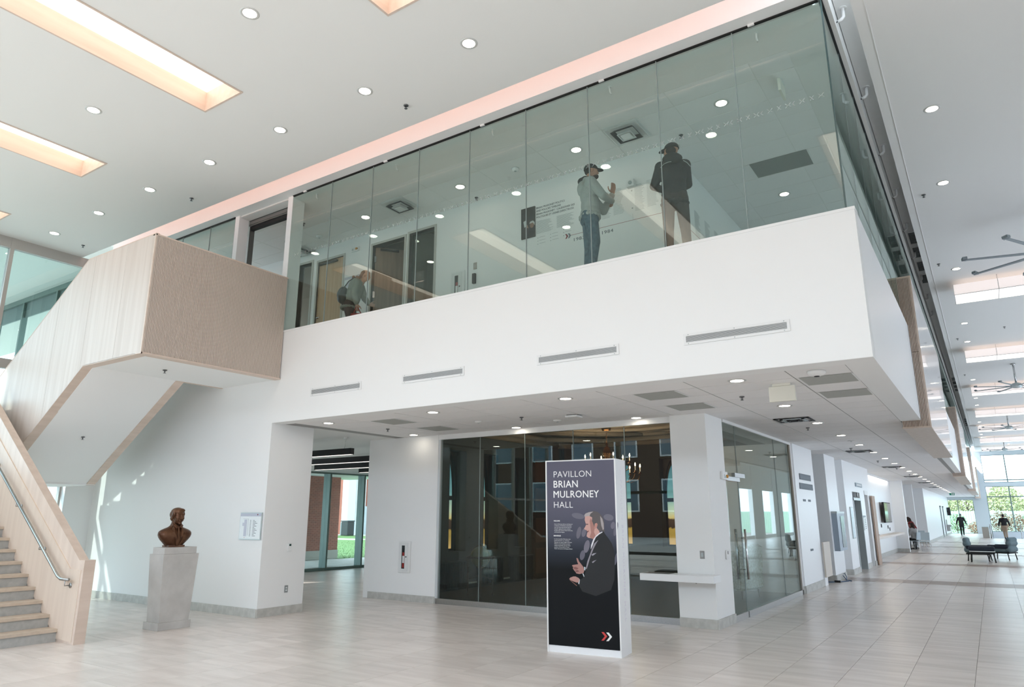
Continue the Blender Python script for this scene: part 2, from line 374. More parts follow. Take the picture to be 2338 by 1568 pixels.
# cove: header beam over the glass, shelf with strip lamp
hd = MB().box(-16.85, 7.80, GT, XR+.02, 8.06, 8.35).box(-.97, 8.06, GT, XR-.01, 79.9, 8.35)
hd.obj('trim_3', M_wall, **S)
MB().box(-16.8, 7.10, 7.60, -.6, 7.128, 7.73).box(-16.8, 6.75, 7.70, -.6, 7.10, 7.73).box(-16.8, 6.75, 7.64, -.6, 6.77, 8.35).obj('trim_4', M_wall, **S)
t = thing('cove_lamp', 'warm strip lamp hidden on the ceiling edge facing the gallery glass', 'light', (-8, 7.04, 7.752))
MB().box(-8.8, -.02, -.02, 7.3, .03, .02).obj('strip', mat('strip_glow', 'ffe2d4', .5, emit=8.5, ecol='ffcdc0'), t)
MB().box(-8.8, -.05, -.02, 7.3, -.02, .05).obj('reflector', M_white_pl, t)
# ---- walls around
MB().box(-16.85, 7.42, 0, -16.6, Y0, CZ).obj('wall_left', M_wallcool, **S)
# left curtain wall x=-16.85
def curtain(name, x, ys, zs, m, glassmat, d=.08, wd=.05, depth=.14):
    """framed glazing in the plane x; mullions at ys, rails at (z0,z1)"""
    t = link(name, None, None, (x, ys[0], 0), kind='structure')
    for y in ys: MB().box(-depth/2, y-ys[0]-wd/2, 0, depth/2, y-ys[0]+wd/2, CZ if name != 'window_2' else SOF).obj('mullion', m, t)
    for z0, z1 in zs: MB().box(-depth/2+.01, 0, z0, depth/2-.01, ys[-1]-ys[0], z1).obj('rail', m, t)
    for i in range(len(ys)-1):
        for (a, b) in zip(zs[:-1], zs[1:]):
            MB().box(-.006, ys[i]-ys[0]+wd/2, a[1], .006, ys[i+1]-ys[0]-wd/2, b[0]).obj('pane', glassmat, t)
    return t
M_mull = mat('warm_grey_mullion', 'b9b4af', .45, .3)
curtain('window_1', -16.85, [-5.6, -4.18, -2.77, -1.35, .06, 1.48, 2.9, 4.31, 5.73, 7.42], [(0, .1), (2.3, 2.38), (4.68, 4.88), (7.27, 7.5)], M_mull, GL_ext, wd=.075)
# lounge glazing behind
curtain('window_2', -17.75, [9.6, 11.1, 12.6, 14.2, 15.79, 17.3, 18.9, 20.5], [(0, .08), (2.98, 3.3)], mat('green_grey_mullion', '74857f', .4, .4), GL_ext, wd=.07, depth=.30)
MB().box(-17.75, 8.97, SOF, -10.56, 20.5, SOF+.05).box(-17.7, 20.5, 0, -11.2, 20.6, SOF).obj('ceiling_lounge', M_ceil, **S)
MB().box(-14.6, 9.6, 3.0, -13.7, 10.6, SOF).box(-17.7, 14.2, 3.02, -11.3, 20.5, SOF-.01).obj('ceiling_lounge_drop', M_ceil, **S)
# wall with the extinguisher and room partition
MB().box(-11.15, 11.2, 0, -9.33, 11.35, SOF).box(-11.3, 11.2, 0, -11.15, 20.5, SOF).obj('wall_partition', M_wall, **S)
MB().box(-4.28, 11.12, 0, XC, 12.0, SOF).obj('column', M_wall, **S)
# corridor left side, in steps
cw = []
def cb(*a): cw.append(a)
cb(-3.9, 17.1, 0, -3.65, 19.2, SOF); cb(-5.2, 16.95, 0, -3.68, 17.1, SOF)
cb(-5.2, 19.2, 0, -4.75, 20.55, SOF); cb(-5.0, 20.55, 0, -3.6, 22.1, SOF); cb(-4.9, 22.1, 0, -3.95, 23.05, SOF)
cb(-4.2, 23.05, 0, -3.56, 24.4, SOF); cb(-4.2, 24.4, 2.4, -3.56, 25.9, SOF); cb(-4.2, 25.9, 0, -3.56, 26.9, SOF); cb(-4.2, 26.9, 2.5, -3.56, 27.7, SOF); cb(-4.2, 27.7, 0, -3.56, 28.4, SOF)
cb(-4.3, 28.4, 0, -3.95, 38.6, SOF); cb(-6.5, 38.6, 0, -3.43, 38.9, SOF); cb(-6.5, 44, 0, -3.45, 44.2, SOF)
cb(-6.5, 50.6, 0, -3.4, 50.9, SOF); cb(-7, 38.9, 0, -6.5, 50.6, SOF); cb(-4.2, 50.9, 0, -3.42, YEND, SOF)
for a_ in cw: MB().box(*a_).obj('wall_corridor', M_wallcool, **S)
# end wall with windows
ew = MB(); zt = 3.3
xA = W(2162, 1142, y=YEND).x; xB = W(2224, 1142, y=YEND).x; xD = W(2250, 1020, y=YEND).x
# skirting pieces: stone slabs, one object each
def skirting(name, p0, p1, h, t=.02, step=.6, m=M_base):
    """p0->p1 on the floor, slabs stand proud on the left-hand side normal towards the hall"""
    a, b = Vector((*p0, 0)), Vector((*p1, 0)); d = b-a; n = max(1, round(d.length/step)); u = d.normalized(); w_ = Vector((u.y, -u.x, 0))
    root = link(name, None, None, a, kind='structure')
    me = MB(); L_ = d.length/n
    vs = [u*.002+w_*0, u*(L_-.002), u*(L_-.002)+w_*t, u*.002+w_*t]
    vs = [v for v in vs]+[v+Vector((0, 0, h)) for v in vs]
    me.add(vs, [(0, 3, 2, 1), (4, 5, 6, 7), (0, 1, 5, 4), (1, 2, 6, 5), (2, 3, 7, 6), (3, 0, 4, 7)]); me = me.mesh('slab', m)
    for i in range(n): link('slab', me, root, u*(L_*i))
skirting('baseboard_front', (-16.6, Y0), (-10.56, Y0), .14)
skirting('baseboard_pier', (-10.56, Y0), (-10.56, 8.97), .14, step=.95)
skirting('baseboard_recess', (-11.15, 11.2), (-9.33, 11.2), .13)
skirting('baseboard_column_front', (-4.28, 11.12), (XC, 11.12), .14)
skirting('baseboard_column_side', (XC, 11.1), (XC, 12.0), .14)
for k, (a, b) in enumerate([((-3.65, 17.1), (-3.65, 19.2)), ((-5.0, 20.55), (-3.6, 20.55)), ((-3.6, 20.55), (-3.6, 22.1)), ((-3.95, 23.05), (-3.56, 23.05)), ((-3.56, 23.05), (-3.56, 24.4)), ((-3.56, 25.9), (-3.56, 26.9)), ((-3.56, 27.7), (-3.56, 28.4)), ((-3.95, 28.5), (-3.95, 38.5)), ((-3.94, 38.6), (-3.43, 38.6)), ((-6.0, 44), (-3.45, 44)), ((-6, 50.6), (-3.4, 50.6)), ((-3.42, 51), (-3.42, 79.8)), ((-4.9, 17.09), (-3.65, 17.09))]):
    skirting('baseboard_corridor', a, b, .16, step=.6 if k < 8 else 3)
# outer right wall and front wall (behind the camera): piers between big windows
rw = MB()
for y in range(-7, 80, 6): rw.box(7, y, 0, 7.3, y+(6 if y < 10 else 2.8), CZ)
rw.box(7.05, -7, 0, 7.25, 80, .25).box(7.05, -7, 3.5, 7.25, 80, CZ)
rw.obj('wall_outer', M_wall, **S)
fw = MB()
for x in range(-17, 8, 3): fw.box(x, -7.25, 0, x+.14, -7.0, CZ)
for z in (0, 2.6, 5.1, 7.35): fw.box(-17, -7.2, z, 7, -7.05, z+.12)
fw.obj('wall_entrance', mat('dark_frame', '3a3f42', .5), **S)
# ================================================================== GLAZING, STAIR, ROOMS
# ---- end of the corridor
e = MB()
e.box(-4.2, 79.9, 3.08, -.25, YEND+.3, 7.6); e.box(-1.36, 79.9, 0, -.26, YEND+.3, 3.1)
e.box(-.26, 79.9, -1.2, 7, YEND+.3, .2); e.box(-.26, 79.95, 4.27, 7, YEND+.25, 4.62); e.box(-.26, 79.95, 7.15, 7, YEND+.25, 7.6)
wall_end = e.obj('wall_end', mat('grey_blue_paint', 'ccd3d6', .6), **S)
def glazed(name, x0, x1, z0, z1, y, xs, zs, m, gm, th=.06):
    t = link(name, None, None, (x0, y, z0), kind='structure')
    for x in [x0]+xs+[x1]: MB().box(x-x0-th/2, -.04, 0, x-x0+th/2, .04, z1-z0).obj('mullion', m, t)
    for z in [z0]+zs+[z1]: MB().box(0, -.035, z-z0-th/2, x1-x0, .035, z-z0+th/2).obj('rail', m, t)
    X = [x0]+xs+[x1]; Z = [z0]+zs+[z1]
    for i in range(len(X)-1):
        for j in range(len(Z)-1): MB().box(X[i]-x0+th/2, -.006, Z[j]-z0+th/2, X[i+1]-x0-th/2, .006, Z[j+1]-z0-th/2).obj('pane', gm, t)
    return t
M_gf = mat('grey_green_frame', '71807f', .4, .4)
GL_clear = glass('clear_glass', 'eef6f4', .7)
glazed('window_3', -3.44, -1.36, 0, 3.08, 79.95, [-2.62], [], M_gf, GL_clear)
glazed('window_4', -.26, 6.8, .2, 4.27, 80.05, [1.56, 3.6, 5.4], [3.33], M_gf, GL_clear, .09)
glazed('window_5', -.26, 6.8, 4.62, 7.15, 80.05, [1.56, 3.6, 5.4], [4.85], M_gf, GL_clear, .09)
# stair well at the far end
MB().box(-.3, 64.6, -.8, -.2, YEND, -.02).box(-.2, YEND-.2, -.8, 7, YEND-.1, .18).box(-.2,64.6,-.9,7,YEND,-.8).obj('wall_stairwell', mat('stair_grey', 'c4c8cc', .7), **S)
# ---- gallery glass (front): one thing per pane row = a frameless screen
jx = [-10.48, -9.38, -8.332, -7.252, -6.183, -5.116, -4.06, -3.004, -1.971, -.905]
g = thing('glass_screen', 'frameless tinted glass screen above the long white bulkhead', 'glass', (-10.48, Y0+.01, F2+.002))
def pane_front(root, ox, oy, oz, xa, xb, za, zb): MB().box(xa-ox, -.006, za-oz, xb-ox, .006, zb-oz).obj('pane', GL_up, root)
for a, b in zip(jx[:-1], jx[1:]):
    pane_front(g, -10.48, Y0, F2, a+.004, b-.004, F2, GT-.005)
    if a > -10: MB().box(a+10.48-.005, -.008, 0, a+10.48+.005, .007, GT-F2).obj('joint', mat('joint_seal', '8c9896', .4), g)
for x in jx[:-1]:
    pass
MB().box(0, -.02, GT-F2-.02, 9.55, .02, GT-F2-.003).obj('head_channel', M_black, g)
for k in range(5): MB().box(.32+2.1*k, -.035, GT-F2-.03, .40+2.1*k, -.01, GT-F2+.01).obj('clip', M_white_pl, g)
g2 = thing('glass_screen', 'frameless tinted glass screen left of the roller shutter opening', 'glass', (-16.3, Y0+.01, F2))
for a, b in zip([-16.3, -15.24, -14.2, -13.167], [-15.24, -14.2, -13.167, -12.3]):
    pane_front(g2, -16.3, Y0, F2, a+.004, b-.004, F2, GT-.005)
    MB().box(b+16.3-.005, -.008, 0, b+16.3+.005, .007, GT-F2).obj('joint', MATS['joint_seal'], g2)
MB().box(0, -.02, GT-F2-.02, 4.0, .02, GT-F2).obj('head_channel', M_black, g2)
# glass along the corridor side
g3 = thing('glass_screen', 'frameless glass screen running along the upper corridor edge', 'glass', (-.905, Y0+.02, F2))
y = Y0+.02
while y < 77:
    zb_ = .95 if any(a-1.19 < y < b for a, b in ((14.05, 22), (33.1, 42.5), (53.9, 66), (77, 80))) else .005
    MB().box(-.006, y+.004-Y0-.02, zb_, .006, y+1.19-Y0-.02, GT-F2-.005).obj('pane', GL_up, g3)
    MB().box(-.007, y+1.19-Y0-.02, zb_, .007, y+1.198-Y0-.02, GT-F2).obj('joint', MATS['joint_seal'], g3)
    y += 1.198
MB().box(-.02, 0, GT-F2-.02, .02, 69, GT-F2).obj('head_channel', M_black, g3)
MB().box(-.006, -.012, 0, .012, .012, GT-F2).obj('corner_seal', mat('corner_seal', '48605f', .3), g3)
# roller shutter in the opening
sh = thing('roller_shutter', 'grey rolled-up shutter at the head of the stair opening', 'shutter', (-12.16, 8.25, 7.5))
MB().box(0, 0, .06, 1.54, .14, .22).obj('housing', mat('shutter_grey', '8b8b88', .4, .6), sh)
MB().box(.02, .02, -.02, 1.52, .10, .05).obj('bottom_bar', M_black, sh)
for z in (0, .03): MB().box(.01, -.012, .08+z*3, 1.53, 0, .09+z*3).obj('groove', mat('shutter_dark', '6a6a68', .4, .6), sh)
for x in (0, 1.51): MB().box(x, .02, -2.45, x+.03, .12, .06).obj('guide_rail', MATS['shutter_dark'], sh)
# ---- upper doors
M_frame = mat('grey_door_frame', 'b9b8b2', .5)
M_birch = mat('birch_door', 'c3a27f', .4, noise=(3, 'b6946f', 6, 1, .25))
def frame(t, w_, h, th=.05, d=.17):
    MB().box(-th, -.015, 0, 0, d, h+th).obj('jamb', M_frame, t); MB().box(w_, -.015, 0, w_+th, d, h+th).obj('jamb', M_frame, t)
    MB().box(0, -.015, h, w_, d, h+th).obj('head', M_frame, t)
t = link('door_1', None, None, (-12.85, YB, F2), kind='structure'); frame(t, .47, 2.4)
t = link('door_2', None, None, (-12.16, YB, F2), kind='structure'); frame(t, .83, 2.34)
lf = MB().box(0, .03, .01, .83, .075, 2.34).obj('leaf', M_birch, t)
MB().tube([(.07, .03, 1.0), (.07, -.03, 1.0), (.19, -.035, 1.0)], .011).obj('handle', M_chrome, lf)
MB().box(.03, -.02, 2.26, .62, .03, 2.30).obj('closer', M_dark, lf)
t = link('door_3', None, None, (-10.42, YB, F2), kind='structure'); frame(t, .92, 2.37)
lf = MB().box(0, 0, .01, .90, .045, 2.35).obj('leaf', mat('door_leaf_brown', '8d7460', .5, noise=(3, '7e6653', 6, 1, .25)), t); lf.location = (.02, .06, 0); lf.rotation_euler = (0, 0, .85)
MB().box(.1, .0, 2.28, .5, -.05, 2.32).obj('closer', M_dark, lf)
for z in (.35, 1.2, 2.0): MB().box(-.02, -.02, z, .02, .0, z+.14).obj('hinge', M_chrome, lf)
t = link('door_4', None, None, (-9.36, YB, F2), kind='structure'); frame(t, .68, 2.40)
MB().box(0, .08, 0, .68, .09, 2.40).obj('sidelight_pane', GL_clear, t)
# ---- stair
ZL = 2.52; RI, TR = .168, .277
XS1 = -10.92            # first riser
YA0, YA1 = 3.35, 5.052   # lower flight width
YU0, YU1 = 5.435, 7.2
st = thing('staircase', 'pale oak and grey stone stair rising left under the gallery', 'stairs', (-10.5, 5.05, 0))
def L(mb): mb.v = [(x+10.5, y-5.05, z) for x, y, z in mb.v]; return mb
M_rise = mat('grey_stone_riser', 'b2b3b0', .6, noise=(14, 'a6a7a4', 1, 1, 1)); M_tread = mat('tan_tread', 'c8b9a8', .55, noise=(10, 'bdae9d', 1, 1, 1))
for k in range(15):
    x = XS1-TR*k
    L(MB().box(x-TR, YA0, 0 if k < 1 else RI*(k-.9), x-.012, YA1, RI*(k+1)-.035)).obj('riser', M_rise, st)
    if k < 14: L(MB().box(x-TR-.012, YA0, RI*(k+1)-.035, x+.012, YA1, RI*(k+1)).box(x-.002, YA0, RI*(k+1)-.041, x+.013, YA1, RI*(k+1)-.028)).obj('tread', M_tread, st)
xl = XS1-TR*14
L(MB().box(-16.6, YA0, ZL-.2, -14.9, 7.2, ZL)).obj('landing', M_tread, st)
L(MB().box(-16.6, YA0, 2.27, -14.9, 7.2, 2.31)).obj('landing_soffit', M_wall, st)
# lower guard: panel toward the flight, sloping cap, newel
gx0, gx1 = -10.52, -16.5
slope = .607
def topz(x): return 1.08 if x > -10.62 else 1.08+(-10.62-x)*slope*1.03
P_ = [(-10.466, 0), (-10.466, 1.08), (-10.60, 1.08), (-14.7, 1.08+4.1*.6535), (-16.2, 1.08+4.1*.6535), (-16.2, 2.28), (-14.9, 2.28), (-11.16, 0)]
L(MB().prism(P_, 'y', 5.06, 5.185)).obj('guard', M_oak, st)
# inner panel edged by a shadow groove
Pi = [(-10.60, .965), (-10.83, .975), (-14.0, 2.985), (-14.0, 1.86), (-10.93, .07), (-10.60, .05)]
L(MB().prism([(-10.50, .955), (-10.80, .96), (-14.9, 3.60), (-14.9, 2.42), (-10.93, .04), (-10.50, .03)], 'y', 5.046, 5.06)).obj('guard_panel', mat('pale_oak_panel', 'dccab9', .42, noise=(3, 'd5c2b1', 3, 3, .2)), st)
L(MB().box(-10.55, 5.052, 0, -10.44, 5.2, 1.085)).obj('newel', M_oakx, st)
hr = L(MB().tube([(-10.63, 4.965, .83), (-10.86, 4.965, .83), (-10.95, 4.965, .86), (-14.9, 4.965, 3.33)], .021, 12)).obj('handrail', M_steel, st)
for x, z in ((-10.72, .83), (-11.63, 1.285), (-12.62, 1.905), (-13.7, 2.58)):
    L(MB().tube([(x, 4.965, z-.02), (x, 4.965, z-.085), (x, 5.04, z-.085)], .008, 8).lathe([(.035, 5.036), (.035, 5.046)], (x, 0, z-.085), 14, ax='y')).obj('bracket', M_steel, hr)
# upper flight and landing: outer board, slatted end, soffit
ZB = 4.088; ZT = 6.02
PO = [(-10.42, ZB), (-10.42, ZT), (-12.53, ZT+.015), (-16.4, 3.63), (-16.4, 1.30), (-12.19, ZB)]
PO = [(-10.42, ZB), (-10.42, ZT), (-12.53, ZT), (-15.43, 4.246), (-16.5, 3.59), (-16.5, 2.27), (-14.93, 2.27), (-14.12, 2.81), (-12.19, ZB)]
ob = L(MB().prism(PO, 'y', YU0, YU0+.03)).obj('side_board', M_oak_grey, st)
for xa, za, zb in ((-11.25, ZB, ZT), (-12.28, ZB-.05, ZT), (-13.4, 3.3, 5.5)):
    L(MB().box(xa, YU0-.001, za, xa+.002, YU0, zb)).obj('board_seam', mat('seam', 'a3968b', .8), ob)
# bottom edge band (seen from below) and cap strip
def band(poly, y0, y1, m, nm):
    """strip following a polyline in x,z, between y0 and y1, 1.5 cm thick"""
    mb = MB()
    for (xa, za), (xb, zb) in zip(poly[:-1], poly[1:]):
        mb.prism([(xa, za), (xb, zb), (xb, zb+.015), (xa, za+.015)], 'y', y0, y1)
    return L(mb).obj(nm, m, st)
bott = [(-10.59, ZB-.01), (-12.19, ZB-.01), (-14.12, 2.80), (-14.93, 2.262)]
band(bott, YU0, YU0+.16, M_oakx, 'edge_board')
band([(-12.15, ZB-.01), (-14.12, 2.80), (-14.93, 2.262)], 7.04, 7.2, M_oakx, 'edge_board')
L(MB().box(-12.19, 7.06, ZB-.01, -12.14, Y0, ZB+.1)).obj('edge_board', M_oakx, st)
L(MB().box(-10.58, YU0, ZB-.012, -10.424, Y0, ZB+.0)).obj('edge_board', M_oakx, st)
L(MB().box(-12.15, YU0+.16, ZB-.002, -10.57, Y0, ZB+.02)).obj('soffit', M_wall, st)
zz = [(-12.15, ZB), (-14.12, 2.815), (-14.95, 2.27)]
mb = MB()
for (xa, za), (xb, zb) in zip(zz[:-1], zz[1:]): mb.prism([(xa, za), (xb, zb), (xb, zb+.02), (xa, za+.02)], 'y', YU0+.15, 7.06)
L(mb).obj('soffit', M_wall, st)
L(MB().box(-12.2, YU0+.16, 4.7, -10.6, Y0, F2)).obj('top_landing', M_tread, st)
for k in range(14): L(MB().box(-12.5-TR*k, YU0+.03, F2-RI*(k+1)-.2, -12.5-TR*k+TR, 7.15, F2-RI*(k+1))).obj('tread', M_tread, st)
L(MB().prism([(-12.2, ZT-.95), (-12.2, ZT), (-12.53, ZT), (-16.5, 3.59), (-16.5, 2.5), (-12.6, 4.4)], 'y', 7.15, 7.2)).obj('inner_guard', M_oak_grey, st)
band([(-10.42, ZT), (-12.53, ZT), (-15.43, 4.25), (-16.5, 3.59)], YU0-.003, YU0+.06, M_oakx, 'cap')
# slatted face towards +x
L(MB().box(-10.50, YU0+.03, ZB, -10.445, Y0-.004, ZT)).obj('backing', M_slatback, st)
mb = MB(); n = 108; p = (Y0-.02-YU0-.03)/n
for i in range(n):
    y = YU0+.035+i*p; mb.box(-10.445, y, ZB+.012, -10.423, y+p*.74, ZT-.02)
L(mb).obj('slats', mat('slat_oak', 'cbbdb1', .5), st, kind='stuff')
L(MB().box(-10.50, YU0, ZT-.02, -10.418, Y0-.004, ZT+.003).box(-10.45, YU0-.001, ZB-.014, -10.418, YU0+.02, ZT+.003).box(-10.45, YU0, ZB-.014, -10.418, Y0-.004, ZB+.012)).obj('edge_trim', M_oakx, st)
# ---- lower show room
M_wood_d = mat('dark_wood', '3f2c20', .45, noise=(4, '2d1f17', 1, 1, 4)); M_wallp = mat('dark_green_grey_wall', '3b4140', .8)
YRB, XRL = 18.4, -10.5
r = MB().box(-10.7, 11.35, 0, XRL, 11.9, 3.9)  # near return
# left wall with three window recesses, back wall with two
mb = MB(); cur = 11.35
LW = [(13.05, 13.69), (14.42, 15.04), (15.80, 16.42)]
def arch(w_, z0, z1, zs, n=8):
    """pointed arch outline from the lower left, width w_"""
    pts = [(0, z0), (w_, z0), (w_, zs)]
    for i in range(1, n): t = i/n; pts.append((w_-w_/2*(1-math.cos(t*R90))*1.0, zs+(z1-zs)*math.sin(t*R90)**.92))
    pts.append((w_/2, z1)); pts += [(w_-x, z) for x, z in pts[3:-1][::-1]]; pts.append((0, zs)); return pts
def wall_x(mb, x0, x1, ya, yb, z0, z1, holes, zb, zt):
    c = ya
    for a, b in holes:
        mb.box(x0, c, z0, x1, a, z1); mb.box(x0, a, z0, x1, b, zb); mb.box(x0, a, zt, x1, b, z1); c = b
    mb.box(x0, c, z0, x1, yb, z1); return mb
wall_x(mb, -10.8, XRL, 11.35, YRB, 0, 3.9, LW, .86, 3.2)
mb.box(-11.2, 11.35, 0, -10.95, YRB, 3.9)
BW = [(-8.9, -8.33), (-7.45, -6.86), (-6.0, -5.4)]
wall_y(mb, XRL, -3.75, 0, 3.9, YRB, YRB+.3, [(a, b, .86, 3.2) for a, b in BW]); mb.box(-11, YRB+.45, 0, -3.75, YRB+.6, 3.9)
mb.box(-10.46, 11.35, 0, -9.36, 11.6, .02)
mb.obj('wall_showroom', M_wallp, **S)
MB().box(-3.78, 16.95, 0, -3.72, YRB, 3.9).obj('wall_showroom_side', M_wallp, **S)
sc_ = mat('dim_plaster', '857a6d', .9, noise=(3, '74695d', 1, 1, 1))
ce = MB().box(-11.2, 11.35, 3.86, -3.7, YRB+.3, 3.92)
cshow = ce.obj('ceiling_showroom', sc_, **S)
# coffered border and octagon ribs
mbr = MB()
for k, (i0, zz_) in enumerate(((0, 3.68), (.35, 3.74), (.9, 3.79))):
    a, b, c_, d = -10.5+i0, -3.75-i0, 11.5+i0, 18.4-i0; cut = .3+.9*k
    pts = [(a+cut, c_), (b-cut, c_), (b, c_+cut), (b, d-cut), (b-cut, d), (a+cut, d), (a, d-cut), (a, c_+cut)]
    for p0, p1 in zip(pts, pts[1:]+pts[:1]): mbr.tube([(*p0, zz_), (*p1, zz_)], [.09-.02*k]*2, 6)
    mbr.tube([(-7.1+.9*(k+1)*math.cos(t*.3927), 14.9+.9*(k+1)*math.sin(t*.3927), 3.83) for t in range(17)], .04+.02*k, 6)
mbr.obj('trim_5', mat('plaster_rib', '8d8274', .8), cshow, kind='stuff')
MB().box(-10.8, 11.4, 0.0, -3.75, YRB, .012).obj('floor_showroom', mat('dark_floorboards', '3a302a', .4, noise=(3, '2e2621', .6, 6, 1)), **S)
# radiators, panelling, picture views in the windows
M_frm = mat('black_window_frame', '15191b', .5)
view = bpy.data.materials.new('printed_view'); view.use_nodes = True; n_ = view.node_tree; Lk = n_.links.new
bs = n_.nodes['Principled BSDF']; tc = n_.nodes.new('ShaderNodeTexCoord'); sp = n_.nodes.new('ShaderNodeSeparateXYZ'); Lk(tc.outputs['Object'], sp.inputs[0])
mr = n_.nodes.new('ShaderNodeMapRange'); mr.inputs['From Min'].default_value = 0; mr.inputs['From Max'].default_value = 2.34; Lk(sp.outputs['Z'], mr.inputs[0])
nz = n_.nodes.new('ShaderNodeTexNoise'); nz.inputs['Scale'].default_value = 9; Lk(tc.outputs['Object'], nz.inputs['Vector'])
ma = n_.nodes.new('ShaderNodeMath'); ma.operation = 'MULTIPLY_ADD'; ma.inputs[1].default_value = .05; Lk(nz.outputs[0], ma.inputs[0]); Lk(mr.outputs[0], ma.inputs[2])
rp = n_.nodes.new('ShaderNodeValToRGB'); cr = rp.color_ramp; Lk(ma.outputs[0], rp.inputs[0])
cr.elements[0].position = 0; cr.elements[0].color = lin('8a6a3a'); cr.elements[1].position = 1; cr.elements[1].color = lin('3d6f7c')
for p_, c_ in ((.05, 'd7ad6a'), (.16, 'a8893d'), (.22, 'b08f42'), (.235, '3a2c20'), (.33, '4d3a2b'), (.345, 'd9c07c'), (.42, 'c2cfae'), (.6, '6f9c9a')):
    q = cr.elements.new(p_); q.color = lin(c_)
Lk(rp.outputs[0], bs.inputs['Base Color']); Lk(rp.outputs[0], bs.inputs['Emission Color']); bs.inputs['Emission Strength'].default_value = 1.3; bs.inputs['Roughness'].default_value = .8
def gothic(label, loc, rot):
    t = thing('arched_window', label, 'window', loc, rot, 'lit arched windows in the dark show room'); w_ = .62
    MB().prism([(x, z) for x, z in arch(w_, 0, 2.34, 1.2)], 'y', .02, .03).obj('backlit_view', view, t)
    # frame ring
    o_, i_ = arch(w_, 0, 2.34, 1.2), arch(w_-.1, .05, 2.22, 1.2)
    i_ = [(x+.05, z) for x, z in i_]; vs = [(x, -.03, z) for x, z in o_]+[(x, -.03, z) for x, z in i_]; k = len(o_)
    MB().add(vs, [(j, (j+1) % k, (j+1) % k+k, j+k) for j in range(k)]).obj('frame', M_frm, t)
    # spandrels above the arch close the recess head
    top = [(0, 2.36), (w_, 2.36)]+arch(w_, 0, 2.34, 1.2)[2:][::1]
    MB().prism([(0, 2.36), (w_/2, 2.34)]+[p for p in arch(w_, 0, 2.34, 1.2) if p[0] <= w_/2+.001 and p[1] >= 1.2][::1][1:], 'y', -.1, -.03).obj('spandrel', M_frm, t)
    MB().prism([(w_, 2.36), (w_, 1.2)]+[p for p in arch(w_, 0, 2.34, 1.2) if p[0] >= w_/2 and p[1] > 1.2], 'y', -.1, -.03).obj('spandrel', M_frm, t)
    MB().box(0, -.05, 1.18, w_, .02, 1.28).obj('transom', M_frm, t)
    MB().box(-.02, -.34, -.05, w_+.02, 0, 0).obj('sill', mat('window_sill_grey', '59646a', .5), t)
    return t
for k, (a, b) in enumerate(LW): gothic(['arched window in the side wall, nearest the glass', 'arched window in the side wall, middle of three', 'arched window in the side wall, farthest of three'][k], (-10.90, a, .86), R90)
for k, (a, b) in enumerate(BW): gothic(['arched window in the back wall, beside the chandelier candles', 'whole arched window in the back wall beside the white column', 'arched window in the back wall seen past the glass door'][k], (a, YRB+.38, .86), 0)
def radiator(label, loc, rot, n):
    t = thing('radiator', label, 'radiator', loc, rot, 'old column radiators')
    for k in range(n): MB().box(k*.06, 0, .08, k*.06+.035, .14, .62).obj('column', mat('radiator_black', '20282c', .4, .3), t)
    MB().box(-.02, -.01, .62, n*.06+.02, .15, .65).obj('top_shelf', MATS['radiator_black'], t)
radiator('black column radiator under the nearest side window', (-10.32, 12.55, .012), R90, 18)
radiator('black column radiator under the middle side window', (-10.32, 14.1, .012), R90, 16)
radiator('black column radiator under the farthest side window', (-10.32, 15.5, .012), R90, 16)
for k, (y0_, y1_) in enumerate(((11.6, 12.35), (16.6, 17.7))):
    t = thing('panelling', ['dark wood panelled pilaster just inside the left glass', 'dark wood panelling in the far corner of the room'][k], 'panelling', (-10.5, y0_, .012))
    MB().box(.01, 0, 0, .08, y1_-y0_, 3.5).obj('board', M_wood_d, t)
    for z in (.15, .95, 1.75, 2.55): MB().box(.08, .1, z, .10, y1_-y0_-.1, z+.65).obj('panel', mat('dark_wood_panel', '55392a', .4), t)
MB().box(-10.47, 12.4, .12, -10.44, YRB, .155).obj('trim_6', mat('pale_strip', 'b5c2bf', .5), **S)
# front glazing of the show room
t = thing('glass_partition', 'dark tinted glass partition of the lower show room', 'glass', (-9.33, 11.24, 0))
MB().box(0, -.03, 3.2, 5.05, .05, 3.3).obj('head_frame', M_white_pl, t); MB().box(0, -.03, .1, .05, .05, 3.2).obj('side_frame', mat('frame_pale', 'cfd6d8', .4), t)
MB().box(0, -.02, 0, 5.05, .04, .1).obj('base_rail', M_steel, t)
jj = [-9.28, -8.29, -7.23, -6.185, -5.17, -4.28]
for a, b in zip(jj[:-1], jj[1:]):
    MB().box(a+9.33+.003, 0, .1, b+9.33-.003, .012, 3.2).obj('pane', GL_lo, t)
    if b < -4.5: MB().box(b+9.33-.005, -.003, .1, b+9.33+.005, .014, 3.2).obj('joint', MATS['joint_seal'], t)
t = thing('glass_partition', 'grey glass partition with doors facing the corridor', 'glass', (XC, 12.0, 0))
MB().box(-.05, 0, 3.25, .02, 4.95, 3.3).obj('head_frame', M_white_pl, t); MB().box(-.04, .74, 0, .02, 4.95, .1).obj('base_rail', M_steel, t)
MB().box(-.05, 4.87, 0, .02, 4.95, 3.25).obj('side_frame', mat('frame_beige', 'bdb8b2', .5), t)
for a, b in ((.742, 3.5), (3.51, 4.87)): MB().box(-.02, a, .1, -.008, b, 3.25).obj('pane', GL_side, t)
MB().box(-.02, .003, 2.32, -.008, .738, 3.25).obj('pane', GL_side, t)
for y_ in (.74, 3.505): MB().box(-.022, y_-.004, .1, -.006, y_+.004, 3.25).obj('joint', MATS['joint_seal'], t)
MB().box(-.04, .0, 2.26, .02, .76, 2.33).box(.0, .35, 2.33, .06, .95, 2.40).obj('door_head', M_steel, t)
dl = MB().box(-.02, .01, .08, -.006, .73, 2.25).obj('door_leaf', GL_side, t)
